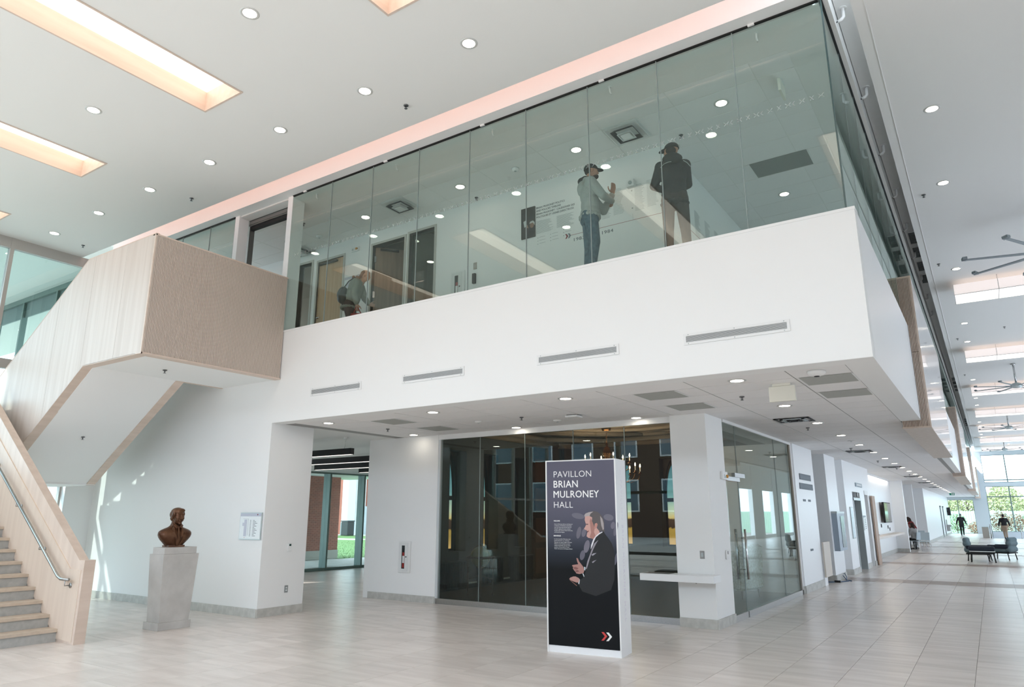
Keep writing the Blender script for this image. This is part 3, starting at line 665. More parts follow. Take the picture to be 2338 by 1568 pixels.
MB().box(-.03, .005, .0, .01, .735, .1).obj('bottom_rail', M_steel, dl)
MB().tube([(.07, .66, .62), (.07, .66, 1.45)], .018, 12).tube([(.07, .66, .78), (-.01, .66, .78)], .008, 8).tube([(.07, .66, 1.3), (-.01, .66, 1.3)], .008, 8).obj('pull_handle', M_chrome, dl)
MB().tube([(-.10, .66, .62), (-.10, .66, 1.45)], .018, 12).tube([(-.10, .66, .78), (-.02, .66, .78)], .008, 8).obj('pull_handle', M_chrome, dl)
# ================================================================== LAMPS AND CEILING FITTINGS
M_trimring = mat('lamp_trim', 'cfcfcc', .35, .2)
def downlight(r=.10):
    t = thing('downlight', '', 'light')
    MB().lathe([(r*.80, -.004), (r, -.006), (r+.012, -.002), (r+.012, .002), (r*.86, .006)], n=24, cap=False).obj('trim', M_trimring, t)
    MB().lathe([(0.001, -.0035), (r*.9, -.0035), (r*.9, .0), (0.001, .0)], n=24).obj('lens', M_glow, t)
    return t
dl0 = downlight(); used0 = [False]
def put(proto, used, loc, label, group, rz=0):
    o = proto if not used[0] else copy_tree(proto); used[0] = True
    o.location = loc; o.rotation_euler = (0, 0, rz); o['label'] = label; o['group'] = group; return o
# hall ceiling: row along the gallery, row among the troughs, corridor row
for k in range(7):
    put(dl0, used0, (-4.73-1.84*k, 6.08, CZ-.001), 'round downlight in the hall ceiling row beside the glass, %s from the right' % ORD[k], 'hall ceiling downlights')
put(dl0, used0, (-2.89, 6.08, CZ-.001), 'round downlight of the glass-side row, out past the top edge', 'hall ceiling downlights')
for k, x in enumerate((-6.57, -10.25)):
    put(dl0, used0, (x, 4.19, CZ-.001), ['round downlight between the two oak troughs at the top edge', 'round downlight between the big trough and the next oak trough'][k], 'hall ceiling downlights')
for k, y in enumerate((11.05, 13.89, 19.33, 25.3, 28.17, 36.57, 42.6, 45.42, 54, 56.5, 62.5, 65)):
    put(dl0, used0, (.05+.004*k, y, CZ-.001), 'round downlight in the high corridor ceiling row, %s counting away from the camera' % ORD[k], 'high corridor downlights')
for j in range(3):
    for k in range(3):
        put(dl0, used0, (1.9+.03*j, 68+k*2.2+j*.3, CZ-.001), 'round downlight above the far end fan, %s and %s' % (ORD[j]+' column', ORD[k]+' row'), 'far end downlights') if j == 0 else None
# soffit lights
for j, y in enumerate((8.6, 11.04)):
    for k in range(3):
        put(dl0, used0, (-4.84-2.455*k, y-(.14 if j and k == 2 else 0), SOF-.001), 'round downlight in the low tiled ceiling, %s row, %s from the column' % (('front', 'back')[j], ORD[k]), 'low ceiling downlights')
for k in range(26):
    put(dl0, used0, (-2.405, 8.585+2.445*k, SOF-.001), 'round downlight in the low corridor ceiling line, %s counting away' % ORD[k], 'low corridor downlights')
for k in range(3):
    put(dl0, used0, (-5.2, 40.5+3*k, SOF-.001), 'round downlight over the table alcove, %s counting away' % ORD[k], 'alcove downlights')
# upper room lights
for k, (x, y) in enumerate(((-2.56, 9.46), (-5.03, 9.46), (-7.5, 9.45), (-9.98, 9.45), (-12.4, 9.45), (-2.51, 13.16), (-2.51, 17), (-2.51, 21))):
    put(dl0, used0, (x, y, UC-.002), 'round downlight behind the gallery glass, ' + ['above the man in black', 'left of the man in grey', 'above the intercom', 'above the wooden door', 'behind the roller shutter', 'beyond the dark ceiling grille', 'second beyond the grille', 'third beyond the grille'][k], 'upper room downlights')
# ---- sprinkler heads
M_brass = mat('sprinkler_metal', '6e6f70', .35, .8)
def sprinkler():
    t = thing('sprinkler', '', 'sprinkler')
    MB().lathe([(.036, 0), (.034, -.012), (.014, -.014)], n=16).obj('rosette', M_brass, t)
    MB().tube([(0, 0, -.01), (0, 0, -.045)], .006, 8).tube([(.012, 0, -.012), (.016, 0, -.035), (0, 0, -.05)], .003, 6).tube([(-.012, 0, -.012), (-.016, 0, -.035), (0, 0, -.05)], .003, 6).obj('yoke', M_brass, t)
    MB().lathe([(.001, -.056), (.024, -.054), (.024, -.051), (.001, -.05)], n=12).obj('deflector', M_brass, t); return t
sp0 = sprinkler(); us = [False]
for (x, y, z, lb) in [(-6.33, 6.67, CZ, 'in the hall ceiling right of the third downlight'), (-11.79, 6.72, CZ, 'in the hall ceiling above the stair'), (-15.98, 6.76, CZ, 'in the hall ceiling near the left window'),
        (-.28, 14.25, CZ, 'in the high corridor ceiling, nearest'), (-.28, 18.7, CZ, 'in the high corridor ceiling before the first light box'), (-.2, 27.5, CZ, 'in the high corridor ceiling before the second light box'), (-.2, 35, CZ, 'in the high corridor ceiling before the third light box'), (1.1, 26.5, CZ, 'at the right edge between the two light boxes'),
        (-2.70, 9.82, SOF, 'in the low ceiling left of the exit box'), (-2.70, 14.13, SOF, 'in the low corridor ceiling beside the third lamp'), (-2.71, 19.18, SOF, 'in the low corridor ceiling beside the fifth lamp'), (-2.71, 24.2, SOF, 'in the low corridor ceiling beside the seventh lamp'),
        (-9.47, 9.84, SOF, 'in the low ceiling at its left end'), (-6.42, 9.88, SOF, 'in the middle of the low ceiling'), (-3.39, 9.99, UC, 'above the cap of the man in black'), (-7.52, 9.99, UC, 'above the upper exhibition wall'), (-11.3, 8.95, UC, 'beside the shutter opening'),
        (-11.38, 6.38, 4.083, 'under the top stair landing'), (-2.6, 28.3, SOF, 'in the low corridor ceiling near the display'), (-2.6, 33, SOF, 'in the low corridor ceiling far away')]:
    put(sp0, us, (x, y, z), 'small metal sprinkler head ' + lb, 'sprinkler heads')
o = put(sp0, us, (-13.72, 6.3, 3.085), 'small metal sprinkler head under the sloping stair soffit', 'sprinkler heads')
# white sidewall sprinklers beside the glass
def sidewall():
    t = thing('window_sprinkler', '', 'sprinkler')
    MB().lathe([(.05, 0), (.05, -.008), (.045, -.010)], n=18).obj('rosette', M_white_pl, t)
    MB().tube([(0, 0, 0), (0, 0, -.13), (-.03, 0, -.16), (-.07, 0, -.17)], [.022, .022, .024, .018], 10).obj('pipe', M_white_pl, t)
    MB().tube([(-.07, 0, -.17), (-.09, 0, -.175)], .009, 8).obj('nozzle', M_brass, t); return t
sw0 = sidewall(); uw = [False]
for k in range(9): put(sw0, uw, (-.74, 8.72+2.05*k, 8.0), 'white elbow sprinkler in the corridor slot beside the glass, %s counting away' % ORD[k], 'elbow sprinklers in the slot')
for k in range(5): put(sw0, uw, (-1.7-2.07*k, 8.16, UC), 'white elbow sprinkler inside the gallery glass, %s from the corner' % ORD[k], 'elbow sprinklers inside the glass', -R90).scale = (.55, .55, .55)
# slot roof with dark grilles
MB().box(-.82, Y0, 8.0, -.58, 79.8, 8.06).obj('trim_7', M_wall, **S)
for k, y in enumerate([17.5, 18.6, 19.8, 21.0, 38.5, 39.7, 40.9, 42.1, 56.0, 57.2, 58.4, 59.6]):
    t = thing('air_grille', 'dark square grille in the slot beside the upper glass, %s counting away' % ORD[k], 'vent', (-.69, y, 8.0), group='slot grilles')
    MB().box(-.10, 0, -.012, .10, .85, 0).obj('frame', M_ceil, t)
    mb = MB()
    for q in range(9): mb.box(-.075, .04+q*.088, -.018, .075, .105+q*.088, -.012)
    mb.obj('blades', mat('grille_dark', '3b3d3f', .6), t)
# bulkhead linear grilles
for k, x in enumerate((-9.575, -7.443, -4.943, -2.843)):
    t = thing('linear_grille', 'white slatted air grille on the bulkhead, %s from the left' % ORD[k], 'vent', (x, Y0, 3.69), group='bulkhead air grilles')
    wd = 1.235; MB().box(0, -.012, 0, wd, -.002, .03).box(0, -.012, .108, wd, -.002, .138).box(0, -.012, .03, .03, -.002, .108).box(wd-.03, -.012, .03, wd, -.002, .108).obj('frame', M_white_pl, t)
    MB().box(.03, -.004, .03, wd-.03, -.001, .108).obj('backing', mat('grille_back', '7e8486', .8), t)
    mb = MB()
    for q in range(8): mb.prism([(-.011, .032+q*.0098), (-.004, .0345+q*.0098), (-.004, .0375+q*.0098), (-.011, .035+q*.0098)], 'x', .03, wd-.03)
    mb.obj('slats', M_white_pl, t, kind='stuff')
    for sx in (.06, wd/2, wd-.06):
        for sz in (.014, .124): MB().lathe([(.006, -.015), (.006, -.011)], (sx, 0, sz), 8, ax='y').obj('screw', M_alu, t)
# ceiling grilles, diffusers, detectors
def flat_grille(x, y, z, w_, l_, lb, m=None):
    t = thing('return_grille', lb, 'vent', (x, y, z), group='ceiling return grilles')
    MB().box(-w_/2, -l_/2, -.004, w_/2, l_/2, -.001).obj('mesh_panel', m or mat('grille_mesh', 'b6b8b3', .8, noise=(300, 'a2a49f', 1, 1, 1)), t)
    MB().box(-w_/2-.02, -l_/2-.0, -.006, -w_/2, l_/2, -.001).obj('edge', M_white_pl, t); MB().box(w_/2, -l_/2, -.006, w_/2+.02, l_/2, -.001).obj('edge', M_white_pl, t)
for x, y, w_, lb in [(-1.44, 9.12, .58, 'light grey return grille nearest the bulkhead corner'), (-1.44, 10.34, .58, 'second grey return grille behind the bulkhead corner'), (-3.60, 9.12, .58, 'grey return grille in the middle of the low ceiling, front one'), (-3.62, 10.34, .58, 'grey return grille in the middle of the low ceiling, back one'), (-8.62, 9.12, .58, 'grey return grille at the left of the low ceiling, front one'), (-8.62, 10.34, .58, 'grey return grille at the left of the low ceiling, back one')]:
    flat_grille(x, y, SOF-.001, w_, .58, lb)
flat_grille(-2.27, 11.9, UC-.002, .95, .60, 'dark grey ceiling grille seen through the gallery glass', mat('grille_mesh_dark', '7f8684', .8))
def diffuser():
    t = thing('ceiling_diffuser', '', 'vent')
    MB().box(-.30, -.30, -.006, .30, .30, 0).obj('plate', M_white_pl, t)
    for k, (h, z) in enumerate(((.28, -.035), (.20, -.06), (.12, -.08))):
        mb = MB(); i = h-.05
        for a in range(4):
            c, s_ = math.cos(a*R90), math.sin(a*R90)
            v = [(-h, -h, z), (h, -h, z), (i, -i, -.008-.0*k), (-i, -i, -.008)]
            vs = [(x*c-y*s_, x*s_+y*c, zz) for x, y, zz in v]; mb.add(vs, [(0, 1, 2, 3)])
        mb.box(-h, -h, z-.003, h, -h+.012, z).box(-h, h-.012, z-.003, h, h, z).box(-h, -h, z-.003, -h+.012, h, z).box(h-.012, -h, z-.003, h, h, z)
        mb.obj('cone', M_white_pl if k != 1 else mat('diffuser_dark', '3c3f41', .6), t)
    MB().box(-.08, -.08, -.086, .08, .08, -.078).obj('core', M_white_pl, t)
    return t
df0 = diffuser(); ud = [False]
for x, y, z, lb in [(-4.08, 9.41, UC-.001, 'square louvred diffuser above the man in grey'), (-8.98, 9.41, UC-.001, 'square louvred diffuser above the upper doors'), (-12.6, 10.0, UC-.001, 'square louvred diffuser behind the shutter opening')]:
    put(df0, ud, (x, y, z), lb, 'square diffusers')
def dark_diff(x, y, lb):
    t = thing('ceiling_diffuser', lb, 'vent', (x, y, SOF-.001), group='dark square diffusers in the corridor ceiling')
    for k, h in enumerate((.29, .20, .11)):
        MB().box(-h, -h, -.012-.008*k, h, -h+.05, -.004).box(-h, h-.05, -.012-.008*k, h, h, -.004).box(-h, -h, -.012-.008*k, -h+.05, h, -.004).box(h-.05, -h, -.012-.008*k, h, h, -.004).obj('cone', M_dark if k != 1 else M_alu, t)
for k, (x, y) in enumerate([(-2.65, 12.79), (-2.66, 20.2), (-2.66, 27.5), (-2.66, 34.8), (-2.66, 42), (-2.66, 49.3), (-4.3, 36), (-4.3, 43), (-4.2, 50)]):
    dark_diff(x, y, 'dark square diffuser in the low corridor ceiling, %s counting away' % ORD[k])
def puck(name, x, y, z, r, h, lb, cat, m=M_white_pl):
    t = thing(name, lb, cat, (x, y, z)); MB().lathe([(r, 0), (r, -h*.4), (r*.75, -h*.8), (r*.45, -h), (.001, -h)], n=22).obj('housing', m, t)
    MB().lathe([(r*.3, -h-.008), (r*.3, -h)], n=12).obj('sensor', M_dark if r > .075 else M_alu, t)
puck('smoke_detector', -1.47, 8.5, SOF, .10, .06, 'white domed detector in the ceiling corner of the bulkhead', 'detector')
puck('smoke_detector', -6.10, 10.53, SOF, .07, .03, 'flat white detector beside the wireless box', 'detector')
puck('smoke_detector', -7.34, 9.89, SOF, .06, .03, 'flat white detector in the low ceiling, left part', 'detector')
puck('smoke_detector', -2.41, 17.2, SOF, .07, .02, 'flat white detector in the corridor lamp row', 'detector')
puck('smoke_detector', -6.25, 9.44, UC, .07, .05, 'white ceiling detector behind the glass above the timeline', 'detector')
puck('smoke_detector', -11.55, 9.6, UC, .07, .05, 'white ceiling detector seen through the shutter opening', 'detector')
t = thing('wireless_box', 'white square wireless box on the low ceiling', 'router', (-5.56, 10.15, SOF))
MB().box(-.11, -.11, -.045, .11, .11, -.008).obj('housing', M_white_pl, t, bevel=.012); MB().box(-.09, -.09, -.008, .09, .09, 0).obj('bracket', M_black, t)
t = thing('exit_sign', 'blank cream exit sign box hanging from the low ceiling', 'sign', (-2.0, 9.11, SOF))
MB().box(-.11, -.035, -.03, .11, .035, 0).obj('canopy', mat('cream_plastic', 'e4e3d8', .45), t); MB().box(-.16, -.022, -.225, .16, .022, -.03).obj('body', MATS['cream_plastic'], t, bevel=.006)
t = thing('exit_sign', 'white exit sign seen edge-on behind the gallery glass', 'sign', (-1.69, 9.42, UC))
MB().box(-.03, -.11, -.02, .03, .11, 0).obj('canopy', M_white_pl, t); MB().box(-.018, -.16, -.21, .018, .16, -.02).obj('body', MATS['cream_plastic'], t)
t = thing('exit_sign', 'green running-man exit sign at the far end', 'sign', (-2.3, 62, SOF))
MB().box(-.17, -.02, -.20, .17, .02, -.02).obj('body', mat('exit_green', '1f6b58', .4, emit=.3), t); MB().box(-.03, -.023, -.17, .03, -.02, -.05).obj('figure', M_white_pl, t)
MB().box(.07, -.023, -.17, .13, -.02, -.05).obj('door_mark', M_white_pl, t); MB().box(-.02, -.02, -.02, .02, .02, 0).obj('canopy', M_white_pl, t)
# ---- luminous boxes of the corridor hall
for k in range(7):
    y = 20.24+8.83*k
    t = thing('light_box', 'long luminous ceiling box across the corridor hall, %s counting away' % ORD[k], 'light', (-.06, y, 7.1), group='luminous ceiling boxes')
    MB().box(0, 0, 0, 6.6, .97, .26).obj('diffuser', mat('box_diffuser', 'ece4e1', .6, emit=.48, ecol='fff0eb'), t)
    MB().box(.01, .01, -.004, 6.59, .96, 0).obj('bottom_diffuser', mat('box_bottom', 'f2ece8', .6, emit=.8, ecol='fff6f2'), t)
    for q in range(1, 7): MB().box(.93*q-.006, -.006, -.006, .93*q+.006, .98, .26).obj('divider', M_alu, t)
    MB().box(-.01, -.012, -.012, 6.62, .0, 0).box(-.012, -.01, -.012, 0, .98, .27).box(0, .97, -.012, 6.62, .985, .27).obj('frame', M_alu, t)
    for x in (.93, 4.2): MB().tube([(x, .1, .26), (x, .1, .4)], .006, 6).obj('hanger', M_chrome, t)
# ---- big fans
def fan():
    t = thing('ceiling_fan', '', 'fan')
    MB().tube([(0, 0, .12), (0, 0, .88)], .035, 12).lathe([(.07, .9), (.09, .86), (.05, .84)], n=14).obj('downrod', M_chrome, t)
    MB().lathe([(.02, .14), (.14, .10), (.20, .04), (.20, -.02), (.13, -.07), (.03, -.09)], n=24).obj('motor', M_alu, t)
    bl = MB().prism([(.18, -.045), (1.42, -.03), (1.50, -.02), (1.42, .03), (.18, .045)], 'z', -.008, .008).prism([(1.42, -.06), (1.50, -.05), (1.50, .05), (1.42, .06)], 'z', 0, .05).mesh('blade', mat('fan_blade', '8f999e', .4, .5))
    for k in range(8):
        o = link('blade', bl, t, (0, 0, .0)); o.rotation_euler = (.12, 0, k*math.pi/4+.25)
    return t
f0 = fan(); uf = [False]
for k, y in enumerate((16.2, 33.4, 49.6, 66.5)):
    put(f0, uf, (1.62 if k == 0 else 1.45, y, 6.6), ['large eight-blade fan cut by the right edge', 'large eight-blade fan in front of the third light box', 'large eight-blade fan in front of the fifth light box', 'large eight-blade fan near the far windows'][k], 'high-volume ceiling fans', .15*k)
# ================================================================== KIOSK (display totem)
K0 = W(1250, 1487, z=0); K1 = W(1420, 1503, z=0); ang = math.atan2(K1.y-K0.y, K1.x-K0.x); kw = (K1-K0).length; kd = .40
kz = 2.30
def ktop(px, py): return W(px, py, y=K0.y).z
ks = thing('display_totem', 'tall white display totem with a dark portrait poster on the front', 'sign', K0, ang)
kz = W(1245, 1052, y=K0.y+.0).z
MB().box(0, .012, 0, kw, kd, kz).obj('body', mat('totem_white', 'eceef0', .4), ks)
MB().box(0, 0, 0, .018, .012, kz).box(kw-.018, 0, 0, kw, .012, kz).box(.018, 0, kz-.014, kw-.018, .012, kz).obj('edge_frame', M_white_pl, ks)
pst = bpy.data.materials.new('poster_print'); pst.use_nodes = True; n_ = pst.node_tree; Lk = n_.links.new; bs = n_.nodes['Principled BSDF']; bs.inputs['Roughness'].default_value = .5; bs.inputs['Specular IOR Level'].default_value = .15
tc = n_.nodes.new('ShaderNodeTexCoord'); sp_ = n_.nodes.new('ShaderNodeSeparateXYZ'); Lk(tc.outputs['Object'], sp_.inputs[0])
rp = n_.nodes.new('ShaderNodeValToRGB'); mr = n_.nodes.new('ShaderNodeMapRange'); mr.inputs['From Max'].default_value = kz; Lk(sp_.outputs['Z'], mr.inputs[0]); Lk(mr.outputs[0], rp.inputs[0])
cr = rp.color_ramp; cr.elements[0].color = lin('131517'); cr.elements[0].position = .42; cr.elements[1].color = lin('605f6d'); cr.elements[1].position = .78
q = cr.elements.new(.52); q.color = lin('2f343d'); q = cr.elements.new(.60); q.color = lin('4e505d')
Lk(rp.outputs[0], bs.inputs['Base Color'])
po = MB().box(.018, .004, .085, kw-.018, .012, kz-.014).obj('poster', pst, ks)
def kp(px, py):   # photo position -> (x, z) on the totem front
    d = _r*((px-1169)/FPX) - _u*((py-784)/FPX) + _f; nrm = Vector((math.sin(ang), -math.cos(ang), 0)); o = Vector((0, 0, EYE))
    p = o+d*((K0-o).dot(nrm)/d.dot(nrm)); q = p-K0; return (q.x*math.cos(ang)+q.y*math.sin(ang), q.z)
def k4(x, y): return kp(1240+x/6.032, 1040+y/6.032)
def k5(x, y): return kp(1240+x/5.809, 1240+y/5.809)
def flat(poly, m, y, nm='print', par=None):
    """a flat printed shape on the totem front"""
    if sum(poly[i][0]*poly[(i+1) % len(poly)][1]-poly[(i+1) % len(poly)][0]*poly[i][1] for i in range(len(poly))) < 0: poly = poly[::-1]
    bm = bmesh.new(); vs = [bm.verts.new((x, y, z)) for x, z in poly]; f = bm.faces.new(vs); bm.normal_update(); bmesh.ops.triangulate(bm, faces=[f]); me = bpy.data.meshes.new(nm); bm.to_mesh(me); bm.free(); me.materials.append(m)
    return link(nm, me, par or po)
inks = {}
def ink(c, r=.5):
    if c not in inks: inks[c] = mat('ink_'+c, c, r)
    return inks[c]
def blob2(cx, cy, rx, ry, a=0, n=14): return [(cx+rx*math.cos(t)*math.cos(a)-ry*math.sin(t)*math.sin(a), cy+rx*math.cos(t)*math.sin(a)+ry*math.sin(t)*math.cos(a)) for t in [2*math.pi*i/n for i in range(n)]]
# pale bokeh
for (x, y, rx, ry, c) in [(490, 1060, 30, 85, '67646f'), (600, 1250, 38, 90, '6e6a76'), (540, 1370, 34, 70, '5d5b68'), (560, 1060, 30, 60, '6a6673'), (900, 850, 70, 45, '6b6875'), (480, 830, 90, 40, '666471'), (1000, 1010, 26, 100, '63616f'), (1003, 1420, 20, 90, '5a5a68'), (960, 960, 30, 50, '6a6775')]:
    flat([k4(*p) for p in blob2(x, y, rx, ry, .2)] if x < 1010 else [], ink(c), .0036)
suit = [(835, 1045), (850, 1075), (900, 1140), (945, 1210), (972, 1290), (985, 1400), (990, 1560)]
suit = [k4(*p) for p in suit]+[k5(*p) for p in [(945, 200), (950, 330), (945, 480), (900, 620), (700, 700), (520, 640), (475, 560), (485, 490), (520, 465), (545, 440), (560, 380), (585, 300)]]+[k4(*p) for p in [(600, 1480), (625, 1380), (650, 1290), (672, 1220), (690, 1150), (730, 1095), (790, 1055)]]
flat(suit, ink('101214', .6), .0032)
for pl, c in [([(690, 1150), (715, 1110), (760, 1068), (812, 1046), (818, 1056), (770, 1085), (725, 1125), (700, 1180), (680, 1240), (655, 1290), (660, 1230)], 'd9d7dc'),
              ([(760, 1160), (700, 1210), (668, 1290), (640, 1370), (610, 1450), (585, 1560), (600, 1560), (630, 1460), (655, 1380), (690, 1290), (730, 1210)], '8d8890'),
              ([(735, 1340), (690, 1345), (665, 1365), (682, 1380)], '9a96a0'), ([(735, 1435), (690, 1450), (670, 1465), (684, 1480)], '8b8791')]:
    flat([k4(*p) for p in pl], ink(c), .0030)
face = [(575, 840), (572, 890), (585, 930), (590, 955), (575, 985), (562, 1005), (575, 1020), (598, 1025), (603, 1045), (610, 1055), (603, 1075), (598, 1110), (620, 1130), (660, 1138), (690, 1150), (730, 1100), (775, 1062), (770, 1020), (745, 1005), (720, 960), (690, 920), (680, 850), (640, 832), (600, 830)]
flat([k4(*p) for p in face], ink('c59a90'), .0028)
flat([k4(*p) for p in [(655, 860), (690, 930), (715, 980), (700, 1050), (720, 1100), (690, 1150), (660, 1138), (640, 1120), (660, 1060), (650, 980), (640, 900)]], ink('a3746a'), .0026)
hair = [(572, 845), (566, 820), (585, 795), (630, 775), (700, 762), (750, 775), (795, 815), (825, 860), (838, 910), (842, 960), (838, 1010), (848, 1040), (835, 1048), (805, 1030), (785, 1045), (765, 1030), (750, 1010), (750, 940), (735, 925), (712, 930), (705, 985), (690, 940), (672, 900), (675, 850), (640, 832), (600, 832)]
flat([k4(*p) for p in hair], ink('57504f'), .0024)
flat([k4(*p) for p in [(572, 845), (566, 820), (585, 795), (630, 778), (690, 770), (650, 800), (640, 832), (600, 832)]], ink('a79f9e'), .0022)
flat([k4(*p) for p in [(785, 830), (815, 870), (832, 930), (838, 1010), (822, 1025), (800, 960), (790, 890)]], ink('a39a99'), .0022)
flat([k4(*p) for p in [(712, 935), (738, 925), (750, 945), (742, 985), (715, 1008), (705, 990)]], ink('b98478'), .0022)
flat([k4(*p) for p in [(585, 938), (622, 940), (618, 952), (592, 950)]], ink('4d3a38'), .0022)
flat([k4(*p) for p in [(603, 1040), (630, 1030), (622, 1050), (610, 1056)]], ink('6b3a38'), .0022)
for pl, c in [([(440, 195), (460, 200), (475, 240), (500, 270), (530, 310), (545, 360), (535, 395), (480, 408), (440, 400), (425, 375), (410, 360), (392, 330), (400, 315), (382, 300), (390, 288), (430, 282), (465, 278), (450, 240)], 'a57a72'),
              ([(400, 320), (430, 312), (470, 330), (450, 350), (415, 345)], '7a4e49'), ([(425, 360), (460, 355), (480, 375), (440, 385)], '7a4e49'),
              ([(345, 475), (360, 455), (400, 440), (430, 440), (470, 460), (488, 480), (470, 520), (440, 520), (400, 505), (370, 492)], 'b0857c'),
              ([(350, 480), (365, 490), (450, 560), (445, 568), (355, 492)], '7a5046'),
              ([(540, 312), (562, 318), (558, 360), (545, 356)], 'b9c6cc'), ([(470, 478), (488, 480), (478, 545), (465, 535)], 'c9d0d4'), ([(520, 398), (536, 405), (546, 440), (538, 445)], 'c9d0d4')]:
    flat([k5(*p) for p in pl], ink(c), .0028 if c != '7a4e49' else .0026)
M_ink_w = mat('ink_white', 'f2f2f0', .5); M_ink_lt = mat('ink_lilac', 'e3e0ea', .4)
def ktext(s, px, py, size, bold, x2=None, m=M_ink_w):
    x, z = k4(px, py); text(s, size, m, po, (x, .0034, z), (R90, 0, 0), 'lettering', bold, 1.05, ext=.0004, fit=(k4(x2, py)[0]-x) if x2 else None)
def hgt(y1, y2): return abs(k4(200, y1)[1]-k4(200, y2)[1])
cap = .70
ktext('PAVILLON', 136, 300, hgt(215, 300)/cap, -.0010, 652)
ktext('BRIAN', 136, 440, hgt(345, 440)/cap, .0012, 470)
ktext('MULRONEY', 136, 578, hgt(485, 578)/cap, .0012, 762)
ktext('HALL', 140, 718, hgt(632, 718)/cap, -.0010, 400)
ktext('WELCOME', 145, 905, hgt(890, 905)/cap, .0006, 230)
def kpara(s, px, py, x2):
    x, z = k4(px, py); text(s, .0150, M_ink_w, po, (x, .0034, z), (R90, 0, 0), 'lettering', 0, 1.0, ext=.0003, line=1.35, fit=k4(x2, py)[0]-x)
kpara('Here in Mulroney Hall you will discover\na collection of exhibitions distributed\nover four floors that tell the story of\nCanada\'s eighteenth prime minister,\nhis time at St. Francis Xavier University,\nand his political legacy.', 152, 948, 406)
ktext('BIENVENUE', 145, 1110, hgt(1094, 1110)/cap, .0006, 242)
kpara('Ici, dans le pavillon Mulroney, vous\npouvez d\u00e9couvrir une collection\nd\u00e9ploy\u00e9e sur quatre \u00e9tages racontant\nl\'histoire du dix-huiti\u00e8me premier\nministre du Canada, de ses ann\u00e9es\npass\u00e9es \u00e0 l\'Universit\u00e9 St. Francis\nXavier ainsi que son h\u00e9ritage politique.', 152, 1152, 402)
def chev(x0, x1, y0, y1, f): # chevron pointing right in crop units
    h = (y0+y1)/2; t_ = (x1-x0)*.42; return [f(x0, y0), f(x0+t_, y0), f(x1, h), f(x0+t_, y1), f(x0, y1), f(x1-t_, h)]
flat(chev(772, 850, 1178, 1290, k5), mat('ink_red', 'd0413f', .5), .0034, 'emblem'); flat(chev(836, 914, 1184, 1298, k5), M_ink_w, .0034, 'emblem')
# lettering down the right-hand side
xs_ = kw+.0008
_R = Matrix(((0, 0, 1), (0, 1, 0), (-1, 0, 0))).to_euler()
text('PAVILLON', .095, M_ink_lt, ks, (xs_, .175, kz-.26), _R, 'side_lettering', -.0012, 1.2, ext=.0005, fit=.50)
text('BRIAN MULRONEY HALL', .095, M_ink_lt, ks, (xs_, .175, kz-.83), _R, 'side_lettering', .0008, 1.2, ext=.0005, fit=1.17)
for z_, d in ((kz-.17, -1), (.28, 1)):
    a = .035
    MB().add([(xs_+.0005, .165, z_+d*-a), (xs_+.0005, .165+.06, z_-d*a), (xs_+.0005, .165+.03, z_+d*a), (xs_+.0005, .165+.03, z_+d*a*.6), (xs_+.0005, .175, z_-d*a), (xs_+.0005, .215, z_-d*a)], [(0, 4, 3, 2), (5, 1, 2, 3)]).obj('side_emblem', M_ink_lt, ks)
# ================================================================== PEOPLE AND BUST
def caps(bm_, p0, r0, p1, r1, n=12):
    """closed tapered capsule added to an MB"""
    p0, p1 = Vector(p0), Vector(p1); d = p1-p0; ln = d.length
    if ln < 1e-5: return bm_.ball(p0, r0, n)
    u = d/ln; pts = []; rs = []
    for a in (-80, -50, -25): pts.append(p0+u*r0*math.sin(math.radians(a))); rs.append(r0*math.cos(math.radians(a)))
    pts.append(p0); rs.append(r0); pts.append(p1); rs.append(r1)
    for a in (25, 50, 80): pts.append(p1+u*r1*math.sin(math.radians(a))); rs.append(r1*math.cos(math.radians(a)))
    return bm_.tube(pts, rs, n)
def ell(bm_, c, r, rot=(0, 0, 0), n=18):
    from mathutils import Euler
    k = len(bm_.v); bm_.ball((0, 0, 0), r, n); M = Euler(rot).to_matrix(); c = Vector(c)
    for i in range(k, len(bm_.v)): bm_.v[i] = tuple(M @ Vector(bm_.v[i])+c)
    return bm_
def blob(name, mb, vox, m, parent, smooth=3, fac=.5, **kw):
    """fuse overlapping closed shapes into one continuous skin"""
    me = mb.mesh(name, m); o = bpy.data.objects.new(name+'_tmp', me); C.objects.link(o)
    rm = o.modifiers.new('r', 'REMESH'); rm.mode = 'VOXEL'; rm.voxel_size = vox; rm.use_smooth_shade = True
    s_ = o.modifiers.new('s', 'SMOOTH'); s_.iterations = smooth; s_.factor = fac
    dg = bpy.context.evaluated_depsgraph_get(); me2 = bpy.data.meshes.new_from_object(o.evaluated_get(dg)); me2.name = name
    bpy.data.objects.remove(o); bpy.data.meshes.remove(me)
    if not me2.materials: me2.materials.append(m)
    me2.polygons.foreach_set('use_smooth', [True]*len(me2.polygons))
    return link(name, me2, parent, **kw)
V = Vector
